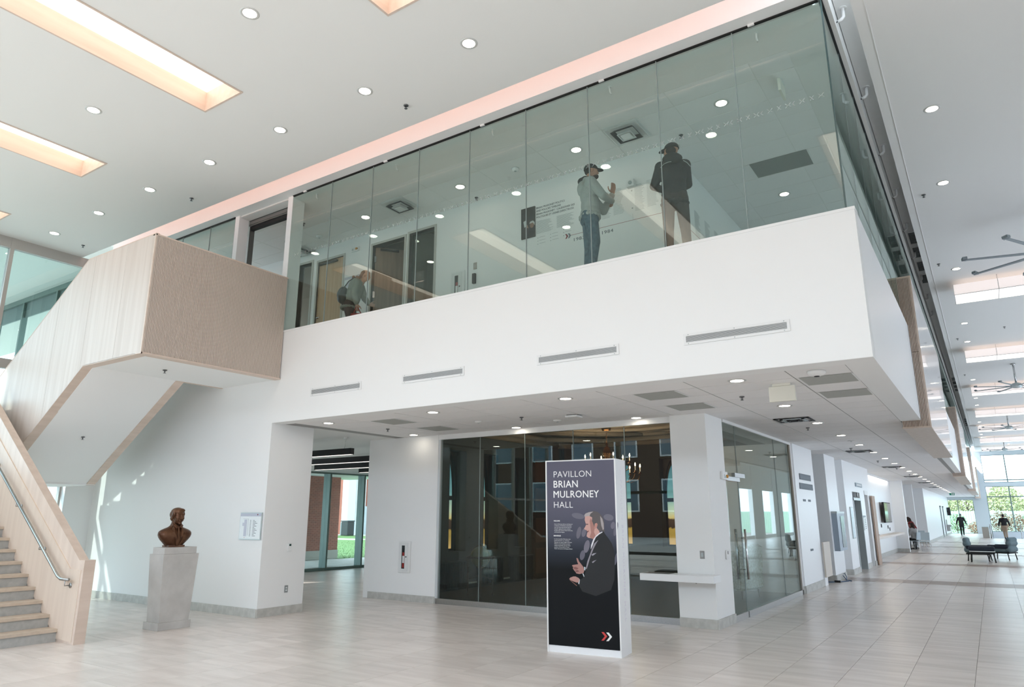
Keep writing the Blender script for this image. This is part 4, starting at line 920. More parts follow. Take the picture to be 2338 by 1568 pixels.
def hand(mb, wr, d, nrm, side, curl=.35, s=1.0, point=None):
    """palm and five fingers; d: direction of the fingers, nrm: palm normal, side: +1/-1 thumb side along d x nrm"""
    d = V(d).normalized(); nrm = (V(nrm)-d*V(nrm).dot(d)).normalized(); w_ = d.cross(nrm)*side; wr = V(wr)
    for k in range(4): caps(mb, wr+w_*(.012-.008*k)*s, .016*s, wr+d*.085*s+w_*(.030-.020*k)*s, .0115*s, 8)
    L_ = (.072, .080, .074, .058)
    for k in range(4):
        b = wr+d*.088*s+w_*(.031-.0205*k)*s; c = curl if point is None or k not in point else .05
        d1 = (d*math.cos(c)+nrm*math.sin(c)); d2 = (d*math.cos(2.2*c)+nrm*math.sin(2.2*c)); d3 = (d*math.cos(3.2*c)+nrm*math.sin(3.2*c))
        p1 = b+d1*L_[k]*.45*s; p2 = p1+d2*L_[k]*.32*s; p3 = p2+d3*L_[k]*.26*s
        caps(mb, b, .0095*s, p1, .009*s, 8); caps(mb, p1, .009*s, p2, .0083*s, 8); caps(mb, p2, .0083*s, p3, .0072*s, 8)
    b = wr+d*.025*s+w_*.024*s; t1 = b+(d*.6+w_*.7+nrm*.25).normalized()*.042*s; t2 = t1+(d*.9+w_*.35+nrm*.35).normalized()*.034*s; t3 = t2+(d+nrm*.4).normalized()*.024*s
    caps(mb, b, .014*s, t1, .0115*s, 8); caps(mb, t1, .0115*s, t2, .0105*s, 8); caps(mb, t2, .0105*s, t3, .0085*s, 8)
def rz(v, a): v = V(v); return V((v.x*math.cos(a)-v.y*math.sin(a), v.x*math.sin(a)+v.y*math.cos(a), v.z))
def head_parts(mb, hc, yaw, pitch=0, s=1.0, face=True):
    """hc: head centre; facing +x before yaw"""
    from mathutils import Euler
    M = Euler((0, pitch, yaw)).to_matrix(); hc = V(hc)
    def e(c, r, rot=(0, 0, 0), n=16):
        k = len(mb.v); ell(mb, V(c)*s, tuple(q*s for q in r), rot, n)
        for i in range(k, len(mb.v)): mb.v[i] = tuple(M @ V(mb.v[i])+hc)
    e((-.008, 0, .022), (.096, .077, .098), n=24); e((.026, 0, -.052), (.062, .056, .062)); e((.055, 0, -.085), (.030, .032, .026)); e((.045, .03, -.01), (.042, .036, .05)); e((.045, -.03, -.01), (.042, .036, .05))
    if face:
        e((.079, .026, .030), (.013, .022, .008), (.25, 0, 0)); e((.079, -.026, .030), (.013, .022, .008), (-.25, 0, 0)); e((.092, 0, -.004), (.013, .0085, .026), (0, -.30, 0)); e((.105, 0, -.026), (.010, .0095, .009)); e((.096, .010, -.030), (.009, .007, .006)); e((.096, -.010, -.030), (.009, .007, .006))
        e((.086, 0, -.055), (.012, .023, .0048)); e((.085, 0, -.066), (.012, .019, .0055)); e((.078, 0, -.093), (.014, .020, .012)); e((.076, .031, .004), (.009, .0125, .0075)); e((.076, -.031, .004), (.009, .0125, .0075)); e((.062, .046, -.028), (.020, .016, .020)); e((.062, -.046, -.028), (.020, .016, .020))
        for q in (1, -1): e((-.004, .078*q, -.008), (.020, .009, .032), (0, .15, .25*q))
    return M, hc
def eyes(t, M, hc, s=1.0):
    for q in (1, -1):
        mb = MB(); c = M @ (V((.083, .032*q, .004))*s)+hc; ell(mb, c, (.006*s, .011*s, .005*s), (0, 0, 0), 10); mb.obj('eye', mat('eye_dark', '26201c', .2), t)
SKIN = mat('skin', 'b98b76', .55, noise=(30, 'b0826d', 1, 1, 1))
def place_pts(L_, yaw): return [rz(p, yaw) for p in L_]
def human(name, label, loc, yaw, P, col, fine=.011, skin=None, far=False, cap=None, hood=None, group=None, extra=None):
    """P: joints in the figure's own frame (x ahead, y left, z up)"""
    t = thing(name, label, 'person', loc, yaw, group); g_ = lambda k: V(P[k]); sk = skin or SKIN
    hip, chest, neck, head = g_('hip'), g_('chest'), g_('neck'), g_('head')
    by = P.get('body_yaw', 0)
    sh = {q: (g_('sh'+q)) for q in 'LR'}
    mb = MB(); M, hc = head_parts(mb, head, P.get('head_yaw', 0), P.get('head_pitch', 0), 1.0, not far or True)
    caps(mb, neck-V((0, 0, .06)), .062, head-V((.02, 0, .05)), .052); ell(mb, chest, (.10, .15, .17)); caps(mb, chest, .11, hip, .11); ell(mb, hip, (.10, .145, .10))
    for q in 'LR':
        s1 = 1 if q == 'L' else -1
        caps(mb, sh[q], .048, g_('el'+q), .036); caps(mb, g_('el'+q), .036, g_('wr'+q), .024); caps(mb, sh[q], .05, chest+V((0, 0, .08)), .07)
        hd = P['hand'+q]; hand(mb, g_('wr'+q), hd[0], hd[1], hd[2], hd[3], 1.05 if not far else 1.15, hd[4] if len(hd) > 4 else None)
        caps(mb, g_('hp'+q), .075, g_('kn'+q), .048); caps(mb, g_('kn'+q), .048, g_('an'+q), .032); caps(mb, g_('an'+q)-V((.02, 0, .02)), .032, g_('an'+q)+V((.14, 0, -.05)), .024)
    blob('body', mb, fine, sk, t, 2)
    if not far: eyes(t, M, hc)
    # top garment
    mb = MB(); fat = P.get('fat', 1.0)
    ell(mb, chest+V((0, 0, .02)), (.135*fat, .20*fat, .20), (0, 0, by)); ell(mb, (chest+hip)/2+V((.015, 0, 0)), (.14*fat, .18*fat, .22), (0, 0, by)); ell(mb, hip+V((.01, 0, .04)), (.145*fat, .185*fat, .14), (0, 0, by))
    caps(mb, sh['L'], .085, sh['R'], .085); caps(mb, neck-V((0, 0, .03)), .075, neck+V((0, 0, .02)), .064)
    for q in 'LR':
        e_, w_ = g_('el'+q), g_('wr'+q); caps(mb, sh[q], .082*fat, e_, .060*fat); caps(mb, e_, .062*fat, w_+(e_-w_)*.12, .046*fat); 
        if not far: mb.tube([w_+(e_-w_)*.16, w_+(e_-w_)*.02], [.047, .043], 14)
        if not far:   # sleeve folds
            for a in (.25, .5, .75): ell(mb, sh[q]+(e_-sh[q])*a+V((0, 0, 0)), (.070*fat, .070*fat, .016), (.5*a, .6, 0))
    if 'hem' in P:
        for a in range(16):
            th = a*math.pi/8; mb.ball(hip+V((.13*fat*math.cos(th), .17*fat*math.sin(th), P['hem'])), .035)
    if hood:
        for a in range(9):
            th = math.radians(70+a*27.5); mb.ball(neck+V((.005+.075*math.cos(th)-.02, .09*math.sin(th), .012+.015*math.cos(a))), .045)
        ell(mb, neck+V((-.12, 0, -.06)), (.055, .10, .10), (0, .25, 0)); ell(mb, neck+V((-.13, 0, -.14)), (.04, .055, .06))
    top = blob('top' if far else col.get('topname', 'hooded_top'), mb, fine*1.1, col['top'], t, 4)
    # trousers
    mb = MB(); ell(mb, hip-V((0, 0, .02)), (.135*fat, .175*fat, .13))
    for q in 'LR':
        s1 = 1 if q == 'L' else -1; hp, kn, an = g_('hp'+q), g_('kn'+q), g_('an'+q)
        caps(mb, hp, .103*fat, kn, .076*fat); caps(mb, kn, .073*fat, an+(kn-an)*.08, .060*fat)
        if not far:
            for a in (.15, .45, .7): ell(mb, kn+(an-kn)*a, (.070*fat, .068*fat, .014), (.3, -.4*a, 0))
            ell(mb, kn+V((.02, 0, .05)), (.06, .066, .016), (0, .5, 0)); ell(mb, an+V((.01, 0, .03)), (.075, .07, .02)); ell(mb, hp+V((-.05, 0, .0)), (.085, .09, .10))
    blob('trousers', mb, fine*1.1, col['legs'], t, 3)
    for q in 'LR':
        mb = MB(); an = g_('an'+q); fz = an.z-.075
        ell(mb, an+V((.06, 0, -.05)), (.135, .045, .045)); ell(mb, an+V((-.02, 0, -.03)), (.06, .042, .05)); mb.box(an.x-.08, an.y-.042, fz, an.x+.19, an.y+.042, fz+.03)
        blob('shoe', mb, .012, col.get('shoe', M_black), t, 3)
    from mathutils import Euler
    def hp3(c): return M @ V(c)+hc
    if cap:
        mb = MB(); n = 20; vs = []; fs = []
        for i in range(8):
            a = i/7*R90*1.0
            for j in range(n):
                th = 2*math.pi*j/n; vs.append(hp3((-.01+.108*math.cos(a)*math.cos(th), .088*math.cos(a)*math.sin(th), .035+.088*math.sin(a)-(.012 if i == 0 else 0))))
        for i in range(7): fs += [(i*n+j, i*n+(j+1) % n, (i+1)*n+(j+1) % n, (i+1)*n+j) for j in range(n)]
        mb.add(vs, fs+[tuple(reversed(range(n)))], 0, True); c_ = mb.obj('cap', cap, t)
        pts = []
        for k in range(11):
            th = math.radians(-62+12.4*k); pts.append((.085*math.cos(th)+.01+.085*max(0, math.cos(th*1.35)), .082*math.sin(th)))
        inn = [(.098*math.cos(math.radians(-62+12.4*k))*.86, .084*math.sin(math.radians(-62+12.4*k))) for k in range(11)]
        vs = [hp3((x, y, .030-.9*(y*y)-.1*(x-.08))) for x, y in pts]+[hp3((x, y, .034-.9*y*y)) for x, y in inn]
        vs += [v+V((0, 0, .006)) for v in vs]; k = 11
        fs = [(i, i+1, i+12, i+11) for i in range(10)]+[(i+22, i+33, i+34, i+23) for i in range(10)]+[(i, i+22, i+23, i+1) for i in range(10)]
        MB().add(vs, fs, 0, True).obj('brim', cap, c_); mb = MB(); mb.ball(hp3((-.01, 0, .125)), .008, 8); mb.obj('button', cap, c_)
    elif 'hair' in col:
        mb = MB(); ln = P.get('hair_len', 0)
        for c, r in (((-.02, 0, .045), (.098, .084, .088)), ((-.045, 0, .0), (.075, .082, .085))): ell(mb, hp3(c), r, (0, P.get('head_pitch', 0), P.get('head_yaw', 0)))
        if ln:
            for q in (1, -1): caps(mb, hp3((-.02, .07*q, .03)), .03, hp3((-.0, .085*q, -.05-ln)), .025)
            caps(mb, hp3((-.08, 0, 0)), .07, hp3((-.09, 0, -.08-ln)), .055)
        blob('hair', mb, .012, col['hair'], t, 2)
    if extra: extra(t, M, hc, P)
    return t
def std(H=1.78, **k):
    s = H/1.78
    P = dict(hip=(0, 0, .95*s), chest=(0, 0, 1.28*s), neck=(.0, 0, 1.48*s), head=(.03, 0, 1.655*s), shL=(0, .185, 1.42*s), shR=(0, -.185, 1.42*s), elL=(-.02, .27, 1.13*s), elR=(-.02, -.27, 1.13*s), wrL=(.05, .27, .87*s), wrR=(.05, -.27, .87*s),
             hpL=(0, .09, .92*s), hpR=(0, -.09, .92*s), knL=(.02, .11, .50*s), knR=(.02, -.11, .50*s), anL=(-.01, .12, .085), anR=(-.01, -.12, .085),
             handL=((.05, 0, -1), (.0, -1, 0), -1, .35), handR=((.05, 0, -1), (0, 1, 0), 1, .35))
    P.update(k); return P
M_hoodie = mat('grey_marl', 'a8ada9', .9, noise=(140, '9ea39f', 1, 1, 1), bump=(300, .15)); M_denim = mat('blue_denim', '4a6674', .85, noise=(22, '36505e', 1, 1, 1), bump=(260, .12))
M_navy = mat('black_softshell', '1c2022', .7); M_jean_b = mat('dark_trousers', '2c2b2c', .8, noise=(14, '363231', 1, 1, 1))
M_capb = mat('black_cap_cloth', '1b1c1e', .75)
# man in the grey hooded top, behind the glass
P1 = std(1.76, head_yaw=.0, head=(.045, 0, 1.66), elR=(.16, -.25, 1.16), wrR=(.34, -.02, 1.17), handR=((.1, 1, .1), (-1, 0, 0), 1, .3), elL=(.24, .20, 1.12), wrL=(.37, .10, 1.36),
         handL=((.10, -.05, 1), (-.5, -.9, 0), -1, .38, (0,)), body_yaw=0, hem=-.02, fat=1.03, knR=(.05, -.10, .50), knL=(.0, .13, .50), anL=(-.03, .15, .085))
def x1(t, M, hc, P):
    mb = MB(); ell(mb, hc+V((.045, 0, -.085)), (.058, .054, .035)); ell(mb, hc+V((.075, 0, -.075)), (.03, .03, .032)); blob('beard', mb, .009, mat('dark_beard', '3a2f2a', .9), t, 2)
    mb = MB()
    for k in range(14):
        a = math.radians(55+k*19.2); mb.ball(V(P['neck'])+V((.075*math.cos(a)-.01, .088*math.sin(a), .055+.012*math.sin(k))), .033)
    mb.ball(V(P['neck'])+V((-.10, 0, .03)), (.07, .085, .06)); blob('black_collar', mb, .011, M_black, t, 3)
    mb = MB(); ell(mb, hc+V((-.04, 0, .0)), (.068, .080, .06)); blob('hair', mb, .011, mat('dark_hair', '241e1b', .85), t, 2)
    w_ = V(P['wrL']); mb = MB().tube([w_+V((-.015, .012, -.03)), w_+V((-.003, .002, -.006))], [.034, .032], 14); mb.obj('watch_strap', M_black, t)
human('person', 'man in grey hooded top, blue jeans and black cap gesturing behind the glass', (-4.33, 8.52, F2), .62, P1, dict(top=M_hoodie, legs=M_denim, shoe=mat('brown_shoe', '4f4038', .6)), .0085, cap=M_capb, hood=True, extra=x1)
P2 = std(1.78, head_yaw=1.2, head=(.03, .01, 1.67), shL=(0, .165, 1.42), shR=(0, -.165, 1.42), elL=(.06, .27, 1.17), wrL=(.30, .10, 1.19), handL=((.2, -1, 0), (-1, 0, 0), -1, .3), elR=(.10, -.20, 1.17), wrR=(.30, -.02, 1.16), handR=((.2, 1, 0), (-1, 0, 0), 1, .3), hem=-.10, fat=.97, knR=(.02, -.12, .50), anR=(.02, -.14, .085), knL=(.03, .10, .50), anL=(.05, .11, .085))
def x2(t, M, hc, P):
    mb = MB()
    for k in range(16):
        a = math.radians(k*22.5); mb.ball(V(P['neck'])+V((.085*math.cos(a)-.02, .10*math.sin(a), .05+.01*math.sin(k))), .042)
    ell(mb, V(P['neck'])+V((-.11, 0, .0)), (.06, .12, .085)); blob('rolled_hood', mb, .011, M_navy, t, 3)
    mb = MB(); ell(mb, hc+V((-.03, 0, -.01)), (.075, .078, .06)); blob('hair', mb, .011, mat('dark_hair', '241e1b', .85), t, 2)
    nk = V(P['neck'])
    pc = mat('pale_piping', 'b9bdbb', .6)
    MB().tube([nk+V((-.168, .02, -.075)), nk+V((-.165, .06, -.075)), nk+V((-.150, .12, -.09)), nk+V((-.125, .17, -.13))], .004, 6).obj('piping', pc, t)
    MB().tube([nk+V((-.140, -.14, -.06)), nk+V((-.125, -.19, -.09)), nk+V((-.08, -.235, -.13))], .005, 6).obj('piping', pc, t)
    R_ = M @ V((-.118, -.0, .045))+hc; MB().box(-.004, -.018, -.02, .0, .018, .02).obj('cap_emblem', pc, t).location = R_
human('person', 'man in black jacket and black cap seen from behind through the glass', (-3.07, 8.62, F2), 1.95, P2, dict(top=M_navy, legs=M_jean_b, topname='jacket'), .0085, cap=M_capb, extra=x2)
P3 = std(1.60, hip=(-.12, 0, .86), chest=(0, 0, 1.14), neck=(.09, 0, 1.30), head=(.19, 0, 1.43), head_pitch=.25, shL=(.05, .17, 1.24), shR=(.05, -.17, 1.24), elR=(.03, -.23, .98), wrR=(.10, -.22, .76), elL=(.14, .2, 1.0), wrL=(.26, .12, .86), hpL=(-.12, .09, .84), hpR=(-.12, -.09, .84), knL=(-.04, .1, .46), knR=(-.04, -.1, .46), hem=-.12, fat=1.10, handL=((1, 0, -.3), (0, -1, 0), -1, .5), handR=((.1, 0, -1), (0, 1, 0), 1, .6))
def x3(t, M, hc, P):
    mb = MB(); rg = random.Random(2); nk = V(P['neck'])
    for k in range(40):
        a = math.radians(60+rg.random()*240); mb.ball(nk+V((.10*math.cos(a)-.05, .13*math.sin(a), .02+rg.random()*.05-.04*math.cos(a))), .02+rg.random()*.018, 8)
    blob('fur_trim', mb, .011, mat('brown_fur', '6b4c3a', .95, noise=(60, '513729', 1, 1, 1)), t, 1)
    mb = MB(); ell(mb, nk+V((-.15, 0, -.07)), (.08, .13, .12)); blob('hood', mb, .012, MATS['olive_parka'], t, 3)
    mb = MB(); ell(mb, hc+V((-.02, 0, .03)), (.092, .080, .085), (0, .25, 0)); ell(mb, hc+V((-.085, 0, -.02)), (.05, .055, .06)); blob('hair', mb, .011, mat('auburn_hair', '5e4034', .8), t, 2)
human('person', 'person in grey-green parka with fur-trimmed hood bending beside the upper doors', (-10.15, 9.45, F2), .55, P3, dict(top=mat('olive_parka', '85877c', .85), legs=mat('dark_red_trousers', '3a2626', .8), topname='parka'), .011, extra=x3)
b = thing('shoulder_bag', 'black rounded shoulder bag on the back of the bending person', 'bag', (-10.15, 9.45, F2), .55)
mb = MB(); ell(mb, (-.24, -.10, 1.02), (.10, .13, .15), (0, .35, 0)); ell(mb, (-.22, -.12, .90), (.11, .14, .10)); blob('body', mb, .012, mat('black_leather', '232526', .45), b, 3)
MB().tube([(-.22, -.12, 1.12), (-.10, -.17, 1.26), (.02, -.17, 1.345), (.11, -.12, 1.26)], .012, 8).obj('strap', MATS['black_leather'], b)
for z in (1.08, 1.14): MB().ball((-.22, -.225, z), .008, 8).obj('rivet', M_chrome, b)
b = thing('tote_bag', 'red bag with white print hanging from the bending person\'s hand', 'bag', (-10.15, 9.45, F2), .55)
mb = MB(); mb.prism([(-.02, .30), (.26, .30), (.24, .56), (.0, .56)], 'y', -.27, -.18); blob('sack', mb, .012, mat('red_cloth', '9c2a26', .8), b, 3)
MB().tube([(.04, -.225, .55), (.09, -.225, .70), (.12, -.225, .70), (.20, -.225, .55)], .010, 8).obj('handles', MATS['red_cloth'], b)
MB().box(.07, -.279, .36, .19, -.272, .50).obj('print', M_white_pl, b)
# far walkers
M_suit = mat('black_suit', '16181b', .8)
PW = std(1.80, knL=(.16, .1, .50), anL=(.10, .1, .09), knR=(.0, -.1, .50), anR=(-.22, -.1, .12), elL=(-.05, .30, 1.15), wrL=(-.02, .36, .88), elR=(.0, -.30, 1.15), wrR=(.08, -.36, .9), hem=-.14)
human('person', 'man in a black suit walking away towards the low far window', tuple(W(2199, 1222, z=0)), 1.5, PW, dict(top=M_suit, legs=M_suit, hair=mat('grey_hair', '5a5b5c', .8)), .018, far=True)
human('person', 'man in black hooded jacket and khaki trousers walking at the stair head', tuple(W(2298, 1230, z=0)), 1.6, std(1.74, knL=(.14, .07, .50), anL=(.12, .05, .09), knR=(.0, -.07, .50), anR=(-.2, -.06, .12), elL=(-.05, .30, 1.13), wrL=(.02, .33, .88), elR=(.0, -.30, 1.13), wrR=(.08, -.33, .9)), dict(top=M_suit, legs=mat('khaki', '9a8875', .8), hair=M_black), .018, far=True)
# seated people in the alcove, their table and chairs
M_chairp = mat('pale_blue_plastic', 'c3d3da', .4)
def chair(lb, loc, rot, g_='alcove chairs'):
    t = thing('plastic_chair', lb, 'chair', loc, rot, g_)
    MB().box(-.20, -.20, .43, .20, .20, .455).obj('seat', M_chairp, t, bevel=.012)
    MB().prism([(-.23, .50), (-.19, .50), (-.25, .86), (-.28, .86)], 'y', -.2, .2).obj('backrest', M_chairp, t)
    for sx in (-1, 1):
        for sy in (-1, 1): MB().tube([(.17*sx, .17*sy, .43), (.24*sx, .22*sy, 0)], .011, 8).obj('leg', M_chrome, t)
    MB().tube([(-.19, -.12, .44), (-.23, -.12, .52)], .012, 8).obj('back_support', M_chrome, t); return t
PS = std(1.7, hip=(0, 0, .52), chest=(.03, 0, .84), neck=(.05, 0, 1.02), head=(.10, 0, 1.19), shL=(.05, .18, .98), shR=(.05, -.18, .98), elL=(.15, .22, .74), elR=(.15, -.22, .74), wrL=(.36, .12, .76), wrR=(.36, -.12, .76), hpL=(0, .09, .52), hpR=(0, -.09, .52), knL=(.42, .1, .50), knR=(.42, -.1, .50), anL=(.48, .1, .09), anR=(.40, -.1, .09), hair_len=.18, handL=((1, 0, 0), (0, 0, -1), -1, .3), handR=((1, 0, 0), (0, 0, -1), 1, .3))
chair('pale blue chair under the seated person in the alcove', (-3.35, 40.9, 0), 2.6)
human('person', 'seated person in light grey top with black skirt in the alcove', (-3.35, 40.9, 0), 2.6, PS, dict(top=mat('pale_grey_knit', '9b9a98', .9), legs=M_black, hair=mat('brown_hair', '3b2a22', .8)), .016, far=True)
human('person', 'long-haired woman in a dark red cardigan leaning in the alcove', (-3.45, 42.0, 0), 2.9, std(1.62, head_pitch=.3, chest=(.08, 0, 1.17), neck=(.14, 0, 1.33), head=(.22, 0, 1.46), shL=(.1, .17, 1.27), shR=(.1, -.17, 1.27), hair_len=.22), dict(top=mat('dark_red_knit', '7c1f1f', .9), legs=M_black, hair=mat('brown_hair', '3b2a22', .8)), .016, far=True)
chair('pale blue chair standing empty beside the seated person', (-2.95, 40.2, 0), -1.9)
chair('pale blue chair half hidden behind the second alcove pier', (-3.3, 45.6, 0), 1.2)
# ---- bronze bust on its pedestal
M_stone = mat('grey_limestone', 'c6c4c0', .7, noise=(2.6, 'b3b1ad', 1, 1, 1), bump=(40, .1))
pd = thing('pedestal', 'flared grey stone pedestal carrying the bronze bust', 'pedestal', (-10.8, 6.57, 0))
MB().box(-.205, -.265, 0, .20, .265, .11).obj('plinth', M_stone, pd, bevel=.004)
def taper(mb, a, b, z0, z1):
    (x0, x1, y0, y1), (X0, X1, Y0_, Y1_) = a, b
    v = [(x0, y0, z0), (x1, y0, z0), (x1, y1, z0), (x0, y1, z0), (X0, Y0_, z1), (X1, Y0_, z1), (X1, Y1_, z1), (X0, Y1_, z1)]
    return mb.add(v, [(0, 3, 2, 1), (4, 5, 6, 7), (0, 1, 5, 4), (1, 2, 6, 5), (2, 3, 7, 6), (3, 0, 4, 7)])
taper(MB(), (-.15, .185, -.245, .235), (-.185, .20, -.30, .29), .11, 1.10).obj('shaft', M_stone, pd, bevel=.003)
MB().box(-.13, -.285, 1.10, .19, .25, 1.20).obj('cap_block', M_stone, pd, bevel=.004)
M_bronze = mat('brown_bronze', '6a4a35', .36, .6, noise=(7, '513422', 1, 1, 1), bump=(30, .2))
bu = thing('bust', 'bronze portrait bust of a man in suit and tie on the stone pedestal', 'sculpture', (-10.78, 6.52, 1.202), -.03)
mb = MB()
prof = [(.0, .085, .125, 0), (.03, .09, .14, 0), (.07, .102, .178, 0), (.11, .114, .218, 0), (.15, .122, .248, 0), (.185, .122, .262, 0), (.215, .115, .262, 0), (.24, .104, .248, -.002), (.262, .092, .215, -.004), (.282, .080, .165, -.006), (.30, .072, .115, -.006), (.325, .064, .080, -.004), (.36, .060, .066, 0), (.40, .058, .062, .004), (.43, .05, .055, .008)]
N_ = 36; vs = []
for z, rx, ry, ox in prof:
    for j in range(N_):
        th = 2*math.pi*j/N_; c_, s_ = math.cos(th), math.sin(th); e_ = .82
        vs.append((ox+rx*math.copysign(abs(c_)**e_, c_)*(1.06 if c_ > 0 and z < .3 else 1), ry*math.copysign(abs(s_)**e_, s_), z))
fs = [tuple(reversed(range(N_))), tuple(range((len(prof)-1)*N_, len(prof)*N_))]
for i in range(len(prof)-1): fs += [(i*N_+j, i*N_+(j+1) % N_, (i+1)*N_+(j+1) % N_, (i+1)*N_+j) for j in range(N_)]
mb.add(vs, fs, 0, True)
M_, hc_ = head_parts(mb, (.035, .0, .465), .10, 0, 1.10)
# brow, cheeks, chin and the folds of the face
for c, r in (((.072, .040, -.055), (.018, .016, .022)), ((.072, -.040, -.055), (.018, .016, .022)), ((.082, 0, -.112), (.020, .026, .015))):
    ell(mb, M_ @ V(c)+hc_, r)
blob('torso', mb, .0050, M_bronze, bu, 2, .35)
mb = MB()
for c, r in (((-.015, 0, .070), (.112, .094, .068)), ((-.050, 0, .03), (.082, .096, .085)), ((.050, .01, .090), (.046, .068, .036)), ((-.06, .0, -.03), (.055, .080, .055)), ((.01, .084, .035), (.050, .015, .045)), ((.01, -.084, .035), (.050, .015, .045)), ((-.015, .088, -.005), (.022, .012, .04)), ((-.015, -.088, -.005), (.022, .012, .04))): ell(mb, M_ @ V(c)+hc_, r)
blob('hair', mb, .0065, M_bronze, bu, 3, .5)
# collar, tie, lapels
def lapel(s_):
    mb = MB(); pts = [(.052, .055*s_, .335), (.090, .095*s_, .262), (.112, .082*s_, .235), (.108, .098*s_, .222), (.124, .062*s_, .13), (.098, .022*s_, .02), (.100, .016*s_, .02), (.134, .030*s_, .14), (.108, .040*s_, .27), (.066, .040*s_, .33)]
    vs = [V(p)+V((.010, 0, 0)) for p in pts]+[V(p)-V((.02, 0, 0)) for p in pts]; n = len(pts)
    mb.add(vs, [tuple(range(n)), tuple(reversed(range(n, 2*n)))]+[(i, i+n, (i+1) % n+n, (i+1) % n) for i in range(n)]); return mb
for s_ in (1, -1): lapel(s_).obj('lapel', M_bronze, bu)
mb = MB(); 
for (za, xa, wa), (zb, xb, wb_) in zip([(.292, .092, .013), (.22, .122, .020), (.13, .135, .025), (.02, .105, .021)][:-1], [(.22, .122, .020), (.13, .135, .025), (.02, .105, .021)]):
    v = [(xa-.03, -wa, za), (xa+.006, -wa, za), (xa+.010, 0, za), (xa+.006, wa, za), (xa-.03, wa, za), (xb-.03, -wb_, zb), (xb+.006, -wb_, zb), (xb+.010, 0, zb), (xb+.006, wb_, zb), (xb-.03, wb_, zb)]
    mb.add(v, [(0, 5, 6, 1), (1, 6, 7, 2), (2, 7, 8, 3), (3, 8, 9, 4)])
mb.prism([(-.019, .315), (.019, .315), (.013, .285), (-.013, .285)], 'x', .070, .104); mb.obj('tie', M_bronze, bu)
for s_ in (1, -1):
    mb = MB(); pts = [(.02, .072*s_, .36), (.075, .045*s_, .345), (.105, .006*s_, .305), (.118, .045*s_, .275), (.07, .082*s_, .325)]
    vs = [V(p)+V((.010, 0, .004)) for p in pts]+[V(p)-V((.012, 0, 0)) for p in pts]; n = 5
    mb.add(vs, [tuple(range(n)), tuple(reversed(range(n, 2*n)))]+[(i, i+n, (i+1) % n+n, (i+1) % n) for i in range(n)]).obj('collar', M_bronze, bu)
MB().box(-.09, -.13, 0, .10, .13, .03).obj('foot', M_bronze, bu)
# ================================================================== SMALLER THINGS
# framed directory beside the pier
def board(lb, loc, w_, h, rot=0, crest=True, group=None):
    t = thing('wall_directory', lb, 'sign', loc, rot, group)
    MB().box(0, -.02, 0, w_, 0, h).obj('frame', M_alu, t); pn = MB().box(.012, -.024, .012, w_-.012, -.02, h-.012).obj('panel', mat('directory_white', 'e4e8e9', .3), t)
    MB().box(.012, -.026, h*.86, w_-.012, -.024, h-.012).obj('header_band', mat('header_lilac', 'b9bcc9', .4), t)
    mb = MB()
    for k in range(12):
        z = h*.70-k*h*.052; mb.box(w_*.48, -.0255, z, w_*.54, -.024, z+h*.018); mb.box(w_*.62, -.0255, z, w_*(.62+.08+.03*((k*7) % 5)), -.024, z+h*.018)
    mb.obj('text_lines', mat('ink_grey', '70757a', .5), t, kind='stuff')
    mb = MB(); mb.box(w_*.22, -.0255, h*.12, w_*.34, -.024, h*.74).box(w_*.14, -.0255, h*.50, w_*.22, -.024, h*.62); mb.obj('plan', mat('plan_lilac', 'c3c6d2', .5), t)
    mb = MB(); mb.box(w_*.16, -.0252, h*.76, w_*.40, -.024, h*.765).box(w_*.40, -.0252, h*.15, w_*.405, -.024, h*.765); mb.obj('plan_outline', mat('ink_grey', '70757a', .5), t)
    if crest: MB().prism([(w_*.82-.012, h*.95), (w_*.82+.012, h*.95), (w_*.82+.010, h*.91), (w_*.82, h*.89), (w_*.82-.010, h*.91)], 'y', -.0275, -.026).obj('crest', mat('crest_red', '7a2f38', .5), t)
    MB().lathe([(.006, -.026), (.006, -.0245)], (w_*.27, 0, h*.07), 10, ax='y').obj('marker', mat('ink_red', 'd0413f', .5), t); return t
board('framed building directory on the white wall beside the bust', (-11.2, Y0-.001, 1.27), .60, .46)
board('framed floor plan between the upper doors, behind the bending person', (-11.24, YB-.001, 6.33), .5, .46, crest=False)
def plate(name, lb, cat, loc, rot, w_, h, d, m=M_white_pl): 
    t = thing(name, lb, cat, loc, rot); MB().box(-w_/2, -d, -h/2, w_/2, 0, h/2).obj('housing', m, t, bevel=.004); return t
t = plate('thermostat', 'white thermostat on the side of the bust-wall pier', 'thermostat', (-10.557, 8.59, 1.13), R90, .085, .135, .022)
MB().box(-.022, -.025, .02, .022, -.022, .055).obj('display', mat('lcd_green', '2c4a42', .3), t)
t = plate('wall_socket', 'steel wall socket low on the side of the bust-wall pier', 'socket', (-10.557, 8.585, .42), R90, .075, .12, .006, M_steel)
for z in (-.022, .022): MB().box(-.016, -.009, z-.013, .016, -.006, z+.013).obj('outlet', M_white_pl, t)
t = plate('thermostat', 'white thermostat on the corridor side of the white column', 'thermostat', (XC+.003, 11.75, 1.065), R90, .085, .14, .022)
MB().box(.0, -.025, .005, .022, -.022, .055).obj('display', M_black, t)
t = plate('wall_socket', 'steel socket plate on the front of the white column', 'socket', (-3.86, 11.118, 1.085), 0, .075, .12, .006, M_steel)
MB().box(-.016, -.009, -.03, .016, -.006, .03).obj('outlet', M_alu, t)
t = plate('fire_alarm', 'white alarm with amber lens on the column corner above the door', 'alarm', (XC+.002, 11.86, 2.33), R90, .26, .13, .04)
